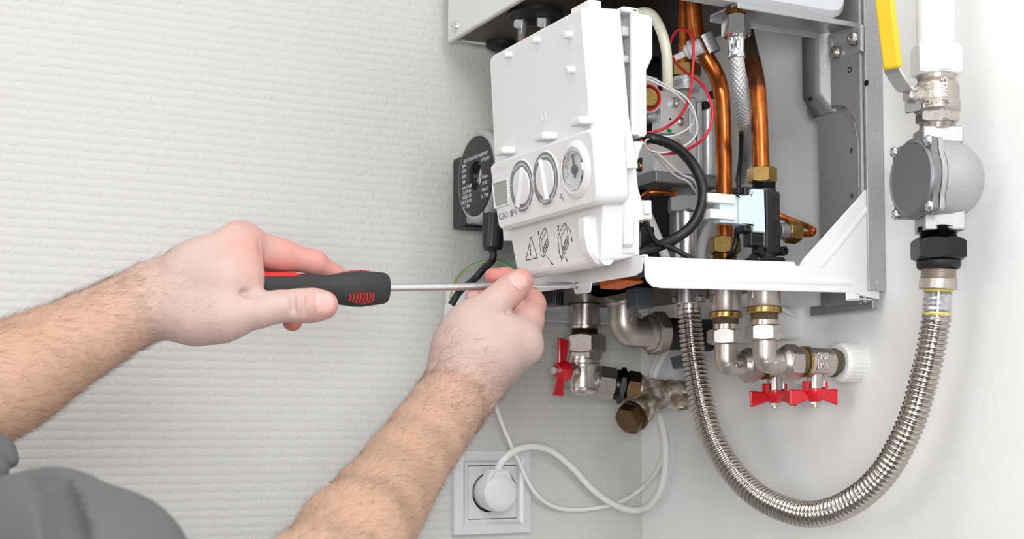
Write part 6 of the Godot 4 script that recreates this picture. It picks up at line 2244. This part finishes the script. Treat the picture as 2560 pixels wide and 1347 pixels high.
func person() -> void:
	var t := thing("person", "person in a grey shirt, bare forearms and both hands working a screwdriver", "person", Vector3(-1.05, 0.62, 0.95))
	# --- left arm: hand closed round the screwdriver handle, thumb along its near side
	var L := []
	var LW: Vector3 = Vector3(-0.6205, 1.4938, 0.3070)
	var LE: Vector3 = Vector3(-0.7817, 1.3987, 0.3364)
	chain(L, [Vector3(-0.6106, 1.4997, 0.3011), Vector3(-0.6329, 1.4847, 0.3056), Vector3(-0.6619, 1.4677, 0.3122), Vector3(-0.6920, 1.4501, 0.3159), Vector3(-0.7162, 1.4347, 0.3216), Vector3(-0.7470, 1.4160, 0.3271), LE], [0.0223, 0.0238, 0.0261, 0.0313, 0.0340, 0.0349, 0.0335], 0.018, [4, 4, 0, 0, 0, 0])
	chain(L, [Vector3(-0.6069, 1.5019, 0.2774), Vector3(-0.6273, 1.4882, 0.2773), Vector3(-0.6566, 1.4709, 0.2814), Vector3(-0.7124, 1.4366, 0.2900)], [0.0209, 0.0219, 0.0252, 0.0309], 0.018, [4, 0, 0])
	var LF := L.duplicate()
	var H := []   # hand bones only
	# metacarpals
	chain(H, [Vector3(-0.6048, 1.5029, 0.3010), Vector3(-0.5767, 1.5219, 0.3121), Vector3(-0.5459, 1.5415, 0.3134)], [0.0213, 0.0195, 0.0150], 0.016, [1, 1])
	chain(H, [Vector3(-0.6009, 1.5046, 0.2840), Vector3(-0.5464, 1.5388, 0.2837)], [0.0197, 0.0144], 0.016, [1])
	chain(H, [Vector3(-0.5988, 1.5030, 0.2681), Vector3(-0.5474, 1.5314, 0.2568)], [0.0182, 0.0144], 0.016, [1])
	chain(H, [Vector3(-0.5965, 1.5009, 0.2579), Vector3(-0.5505, 1.5223, 0.2355)], [0.0166, 0.0134], 0.016, [1])
	# the fleshy back between thumb and forefinger, and the ball of the thumb
	chain(H, [Vector3(-0.5909, 1.5021, 0.3169), Vector3(-0.5638, 1.5109, 0.3313), Vector3(-0.5539, 1.5159, 0.3299)], [0.0193, 0.0176, 0.0147], 0.020, [1, 1])
	chain(H, [Vector3(-0.5511, 1.5311, 0.3279), Vector3(-0.5510, 1.5127, 0.3345)], [0.0130, 0.0123], 0.014, [2])
	chain(H, [Vector3(-0.6049, 1.4905, 0.3089), Vector3(-0.5826, 1.4851, 0.3255), Vector3(-0.5649, 1.4849, 0.3366), Vector3(-0.5414, 1.4896, 0.3477)], [0.0181, 0.0181, 0.0151, 0.0116], 0.014, [1, 1, 1])
	chain(H, [Vector3(-0.5779, 1.4890, 0.2832), Vector3(-0.5509, 1.4898, 0.2856)], [0.0169, 0.0146], 0.016, [3])
	# thumb
	chain(H, [Vector3(-0.5414, 1.4896, 0.3477), Vector3(-0.5273, 1.4929, 0.3506), Vector3(-0.5139, 1.4938, 0.3541)], [0.0116, 0.0108, 0.0114], 0.006, [1, 1])
	chain(H, [Vector3(-0.5139, 1.4938, 0.3541), Vector3(-0.5036, 1.4948, 0.3571), Vector3(-0.4958, 1.4953, 0.3588)], [0.0116, 0.0111, 0.0097], 0.005, [1, 2])
	H.append([Vector3(-0.5051, 1.4901, 0.3526), Vector3(-0.4944, 1.4921, 0.3548), 0.0074, 0.0065, 0.006, 2])
	# forefinger over the top and down behind the handle
	chain(H, [Vector3(-0.5448, 1.5418, 0.3117), Vector3(-0.5305, 1.5386, 0.3097), Vector3(-0.5145, 1.5366, 0.3086), Vector3(-0.4870, 1.5321, 0.3076)], [0.0147, 0.0127, 0.0113, 0.0093], 0.006, [1, 2, 2])
	chain(H, [Vector3(-0.4870, 1.5321, 0.3076), Vector3(-0.4670, 1.5232, 0.3002), Vector3(-0.4599, 1.5092, 0.3028)], [0.0093, 0.0081, 0.0069], 0.004, [2, 2])
	# middle, ring and little finger wrapped under the handle
	chain(H, [Vector3(-0.5464, 1.5388, 0.2837), Vector3(-0.5068, 1.5327, 0.2741), Vector3(-0.4914, 1.5102, 0.2757), Vector3(-0.5014, 1.4866, 0.3003)], [0.0141, 0.0104, 0.0091, 0.0077], 0.005, [2, 3, 3])
	chain(H, [Vector3(-0.5474, 1.5314, 0.2568), Vector3(-0.5148, 1.5261, 0.2471), Vector3(-0.5037, 1.5067, 0.2546), Vector3(-0.5156, 1.4915, 0.2812)], [0.0137, 0.0102, 0.0089, 0.0074], 0.005, [2, 3, 3])
	chain(H, [Vector3(-0.5505, 1.5223, 0.2355), Vector3(-0.5231, 1.5160, 0.2309), Vector3(-0.5164, 1.5024, 0.2423), Vector3(-0.5255, 1.4923, 0.2650)], [0.0127, 0.0090, 0.0080, 0.0069], 0.005, [2, 3, 3])
	# knuckle and tendons
	H.append([Vector3(-0.5498, 1.5466, 0.3185), Vector3(-0.5455, 1.5443, 0.3205), 0.0098, 0.0098, 0.012, 5])
	H.append([Vector3(-0.5979, 1.5243, 0.3262), Vector3(-0.5561, 1.5470, 0.3288), 0.0064, 0.0059, 0.012, 1])
	# creases: thumb joint, web, finger joint
	for q in [[Vector3(-0.5205, 1.5003, 0.3638), Vector3(-0.5189, 1.4853, 0.3631)], [Vector3(-0.5151, 1.5009, 0.3659), Vector3(-0.5138, 1.4859, 0.3650)], [Vector3(-0.5231, 1.4991, 0.3626), Vector3(-0.5222, 1.4887, 0.3623)]]:
		H.append([q[0], q[1], 0.0007, 0.0007, 0.0030, 1, true])
	H.append([Vector3(-0.5556, 1.5007, 0.3509), Vector3(-0.5442, 1.5011, 0.3584), 0.0016, 0.0016, 0.006, 1, true])
	H.append([Vector3(-0.4921, 1.5347, 0.3254), Vector3(-0.4958, 1.5222, 0.3271), 0.0010, 0.0010, 0.003, 1, true])
	H.append([Vector3(-0.5370, 1.5429, 0.3359), Vector3(-0.5373, 1.5250, 0.3367), 0.0010, 0.0012, 0.005, 1, true])
	L.append_array(H)
	# --- right arm: upright hand guiding the shaft
	var R := []
	var RE: Vector3 = Vector3(-0.6176, 1.2816, 0.6015)
	chain(R, [Vector3(-0.3614, 1.4400, 0.3160), Vector3(-0.3883, 1.4202, 0.3346), Vector3(-0.4154, 1.3985, 0.3586), Vector3(-0.4442, 1.3782, 0.3874), Vector3(-0.4825, 1.3548, 0.4337), Vector3(-0.5189, 1.3332, 0.4811), Vector3(-0.5676, 1.3045, 0.5386), RE], [0.0244, 0.0237, 0.0242, 0.0256, 0.0266, 0.0327, 0.0354, 0.0321], 0.018, [4, 4, 0, 0, 0, 0, 0])
	chain(R, [Vector3(-0.3465, 1.4425, 0.2956), Vector3(-0.3723, 1.4224, 0.3091), Vector3(-0.4000, 1.4000, 0.3328), Vector3(-0.4652, 1.3562, 0.4089), Vector3(-0.5006, 1.3320, 0.4510)], [0.0236, 0.0224, 0.0230, 0.0248, 0.0315], 0.018, [4, 0, 0, 0])
	var G := []
	chain(G, [Vector3(-0.3629, 1.4432, 0.3154), Vector3(-0.3454, 1.4625, 0.3234), Vector3(-0.3204, 1.4758, 0.3281)], [0.0231, 0.0212, 0.0162], 0.016, [1, 1])
	chain(G, [Vector3(-0.3537, 1.4437, 0.3033), Vector3(-0.3092, 1.4684, 0.3018)], [0.0221, 0.0166], 0.016, [1])
	chain(G, [Vector3(-0.3488, 1.4427, 0.2888), Vector3(-0.3071, 1.4605, 0.2798)], [0.0197, 0.0155], 0.016, [1])
	chain(G, [Vector3(-0.3460, 1.4414, 0.2789), Vector3(-0.3101, 1.4544, 0.2621)], [0.0179, 0.0143], 0.016, [1])
	# ball of the thumb on the left, back of the hand in the middle
	chain(G, [Vector3(-0.3659, 1.4464, 0.3142), Vector3(-0.3665, 1.4693, 0.3178), Vector3(-0.3582, 1.4865, 0.3188), Vector3(-0.3520, 1.4948, 0.3192)], [0.0212, 0.0198, 0.0167, 0.0135], 0.016, [1, 1, 1])
	chain(G, [Vector3(-0.3501, 1.4685, 0.3294), Vector3(-0.3359, 1.4801, 0.3295)], [0.0192, 0.0154], 0.018, [1])
	chain(G, [Vector3(-0.3531, 1.4670, 0.2941), Vector3(-0.3421, 1.4874, 0.2899)], [0.0203, 0.0165], 0.016, [1])
	# thumb
	chain(G, [Vector3(-0.3520, 1.4948, 0.3192), Vector3(-0.3434, 1.5024, 0.3207), Vector3(-0.3342, 1.5098, 0.3225)], [0.0135, 0.0116, 0.0117], 0.006, [1, 1])
	chain(G, [Vector3(-0.3342, 1.5098, 0.3225), Vector3(-0.3255, 1.5178, 0.3253), Vector3(-0.3178, 1.5251, 0.3274)], [0.0117, 0.0114, 0.0094], 0.005, [1, 2])
	G.append([Vector3(-0.3232, 1.5160, 0.3207), Vector3(-0.3148, 1.5233, 0.3243), 0.0088, 0.0075, 0.006, 5])
	# forefinger up the right side, then behind the shaft to the left
	chain(G, [Vector3(-0.3189, 1.4759, 0.3266), Vector3(-0.3072, 1.4932, 0.3181), Vector3(-0.3008, 1.5046, 0.3109)], [0.0162, 0.0125, 0.0116], 0.008, [1, 2])
	chain(G, [Vector3(-0.3008, 1.5046, 0.3109), Vector3(-0.2952, 1.5262, 0.2817), Vector3(-0.3021, 1.5332, 0.2697), Vector3(-0.3134, 1.5343, 0.2664)], [0.0112, 0.0092, 0.0085, 0.0072], 0.004, [2, 2, 3])
	chain(G, [Vector3(-0.3092, 1.4684, 0.3018), Vector3(-0.2864, 1.4968, 0.2795), Vector3(-0.2965, 1.5154, 0.2555), Vector3(-0.3285, 1.5149, 0.2618)], [0.0152, 0.0116, 0.0097, 0.0078], 0.004, [1, 2, 2])
	chain(G, [Vector3(-0.3071, 1.4605, 0.2798), Vector3(-0.2838, 1.4866, 0.2519), Vector3(-0.2991, 1.5009, 0.2397), Vector3(-0.3208, 1.4977, 0.2487)], [0.0148, 0.0111, 0.0094, 0.0079], 0.004, [1, 3, 3])
	chain(G, [Vector3(-0.3101, 1.4544, 0.2621), Vector3(-0.2921, 1.4748, 0.2413), Vector3(-0.3028, 1.4873, 0.2312), Vector3(-0.3200, 1.4845, 0.2391)], [0.0136, 0.0101, 0.0088, 0.0076], 0.004, [1, 3, 3])
	# knuckles and tendon
	G.append([Vector3(-0.3139, 1.4719, 0.3311), Vector3(-0.3118, 1.4688, 0.3297), 0.0097, 0.0097, 0.012, 1])
	G.append([Vector3(-0.2962, 1.5087, 0.3113), Vector3(-0.2959, 1.5109, 0.3094), 0.0073, 0.0073, 0.008, 2])
	G.append([Vector3(-0.3771, 1.4487, 0.3311), Vector3(-0.3546, 1.4908, 0.3276), 0.0063, 0.0058, 0.012, 1])
	G.append([Vector3(-0.3381, 1.4934, 0.3361), Vector3(-0.3157, 1.5084, 0.3374), 0.0012, 0.0012, 0.004, 3, true])
	R.append_array(G)
	# --- upper arms and trunk under the shirt
	var U := []
	var LS: Vector3 = Vector3(-0.8598, 1.3068, 0.4361)
	var RS: Vector3 = Vector3(-0.7339, 1.3104, 0.7020)
	chain(U, [LE, LS], [0.036, 0.048], 0.03, [0])
	chain(U, [RE, RS], [0.034, 0.028], 0.03, [0])
	var mid := (LS + RS) * 0.5 + Vector3(-0.05, -0.10, 0.06)
	chain(U, [LS, mid, RS], [0.05, 0.06, 0.028], 0.04, [0, 0])
	chain(U, [mid + Vector3(-0.03, -0.10, 0.0), mid + Vector3(-0.10, -0.50, 0.05)], [0.09, 0.12], 0.06, [0])
	var bl := bounds(H).merge(AABB(Vector3(-0.6274, 1.4888, 0.2919) - Vector3.ONE * 0.045, Vector3.ONE * 0.09))
	var bR := bounds(G).merge(AABB(Vector3(-0.3800, 1.4243, 0.3223) - Vector3.ONE * 0.045, Vector3.ONE * 0.09))
	var pl := Plane((LE - LW).normalized(), Vector3(-0.6294, 1.4880, 0.3020))
	var prr: Vector3 = Vector3(-0.3841, 1.4241, 0.3314)
	var pr := Plane((RE - Vector3(-0.3614, 1.4400, 0.3160)).normalized(), prr)
	var hl := field_mesh(L, 0.0014, bl.position, bl.end, pl, true)
	var hr := field_mesh(R, 0.0014, bR.position, bR.end, pr, true)
	var al := bounds(LF)
	var fl := field_mesh(L, 0.0035, al.position, al.end, Plane(-pl.normal, -(pl.d - 0.009)), true)
	var RFb := R.slice(0, 11)
	var ar := bounds(RFb)
	var fr := field_mesh(R, 0.0035, ar.position, ar.end, Plane(-pr.normal, -(pr.d - 0.009)), true)
	var bu := bounds(U)
	var ub := field_mesh(U, 0.014, bu.position, bu.end)
	var am := ArrayMesh.new()
	add_field(am, [hl, hr, fl, fr, ub])
	var body := MeshInstance3D.new()
	body.name = "body"
	body.mesh = am
	body.material_override = M.skin
	t.add_child(body, true)
	body.position = -t.position
	body.set_meta("label", "bare skin of both arms and hands")
	# nails
	nail(body, hl, Vector3(-0.4993, 1.4939, 0.3738), Vector3(-0.4876, 1.4954, 0.3686) - Vector3(-0.5032, 1.4945, 0.3606), 0.0163, 0.0146, 0.0026)
	nail(body, hr, Vector3(-0.3251, 1.5268, 0.3430), Vector3(-0.3138, 1.5346, 0.3358) - Vector3(-0.3269, 1.5194, 0.3280), 0.0155, 0.0142, 0.0024)
	nail(body, hr, Vector3(-0.3397, 1.5122, 0.2761), Vector3(-0.3397, 1.5128, 0.2650) - Vector3(-0.3286, 1.5146, 0.2651), 0.0101, 0.0095, 0.0016)
	# hair on the arms
	var rng := RandomNumberGenerator.new()
	rng.seed = 5
	var st := S()
	hairs(fl, LW, LE, 4200, rng, st, -0.02, 0.75)
	hairs(fr, Vector3(-0.3614, 1.4400, 0.3160), Vector3(-0.5189, 1.3332, 0.4811), 6000, rng, st, 0.05, 1.4)
	hairs(hl, Vector3(-0.5848, 1.5153, 0.3210), Vector3(-0.6330, 1.4852, 0.3056), 700, rng, st, 0.0, 1.1)
	hairs(hr, Vector3(-0.3354, 1.4816, 0.3322), Vector3(-0.3841, 1.4234, 0.3314), 1300, rng, st, 0.35, 1.1)
	var hm := put("arm_hair", st, M.hair, t)
	hm.set_meta("kind", "stuff")
	# --- shirt: rolled left cuff, a second roll and the right shoulder with a fold
	var C := []
	chain(C, [Vector3(-0.7827, 1.4326, 0.3384), Vector3(-0.7532, 1.4115, 0.3686), Vector3(-0.7340, 1.3982, 0.3941), Vector3(-0.7242, 1.3902, 0.4097), Vector3(-0.7198, 1.3843, 0.4171)], [0.0157, 0.0113, 0.0081, 0.0065, 0.0050], 0.006, [0, 0, 0, 0])
	chain(C, [Vector3(-0.7691, 1.3910, 0.3646), Vector3(-0.7436, 1.3812, 0.3992), Vector3(-0.7304, 1.3780, 0.4281)], [0.0333, 0.0175, 0.0083], 0.008, [0, 0])
	chain(C, [Vector3(-0.7686, 1.3472, 0.4852), Vector3(-0.7489, 1.3602, 0.4961), Vector3(-0.7357, 1.3685, 0.5089), Vector3(-0.7290, 1.3731, 0.5183)], [0.0135, 0.0095, 0.0074, 0.0060], 0.006, [0, 0, 0])
	chain(C, [Vector3(-0.7634, 1.3248, 0.4300), Vector3(-0.7395, 1.3422, 0.4546)], [0.0287, 0.0189], 0.01, [0])
	chain(C, [Vector3(-0.7477, 1.3342, 0.6519), Vector3(-0.7363, 1.3425, 0.6695), Vector3(-0.7207, 1.3365, 0.7107), Vector3(-0.7205, 1.3255, 0.7212)], [0.0353, 0.0377, 0.0356, 0.0343], 0.02, [0, 0, 0])
	chain(C, [Vector3(-0.7298, 1.3570, 0.7020), Vector3(-0.7315, 1.3436, 0.7281), Vector3(-0.7324, 1.3227, 0.7486)], [0.0158, 0.0169, 0.0196], 0.010, [0, 0])
	chain(C, [Vector3(-0.7320, 1.3758, 0.6989), Vector3(-0.7325, 1.3651, 0.7225), Vector3(-0.7331, 1.3478, 0.7389)], [0.0039, 0.0058, 0.0066], 0.008, [0, 0])
	chain(C, [Vector3(-0.6880, 1.3342, 0.6821), Vector3(-0.6750, 1.3281, 0.6826), Vector3(-0.6294, 1.2878, 0.6409)], [0.0186, 0.0202, 0.0344], 0.008, [0, 0])
	chain(C, [Vector3(-0.7437, 1.3842, 0.6711), Vector3(-0.7386, 1.3793, 0.6947), Vector3(-0.7400, 1.3690, 0.7218), Vector3(-0.7402, 1.3578, 0.7372), Vector3(-0.7407, 1.3428, 0.7526)], [0.0035, 0.0055, 0.0075, 0.0085, 0.0085], 0.004, [0, 0, 0, 0])
	for k in range(C.size() - 4, C.size()):
		C[k].append(true)
	var CU := []
	for b in U:
		CU.append([b[0], b[1], b[2] + 0.014, b[3] + 0.016, b[4], 0])
	CU[0] = [LE.lerp(LS, 0.12), LS, 0.052, 0.064, 0.03, 0]
	CU[1] = [RE.lerp(RS, 0.45), RS, 0.042, 0.040, 0.02, 0]
	var bc := bounds(C.slice(0, C.size() - 4))
	var cf := field_mesh(C, 0.003, bc.position, bc.end, Plane(), false, true)
	var bcu := bounds(CU)
	var cu := field_mesh(CU, 0.012, bcu.position, bcu.end, Plane(), false, true)
	var cm := ArrayMesh.new()
	add_field(cm, [cf, cu])
	var shirt := MeshInstance3D.new()
	shirt.name = "shirt"
	shirt.mesh = cm
	shirt.material_override = M.grey_cloth
	t.add_child(shirt, true)
	shirt.position = -t.position
	shirt.set_meta("label", "grey cotton work shirt with rolled sleeves")
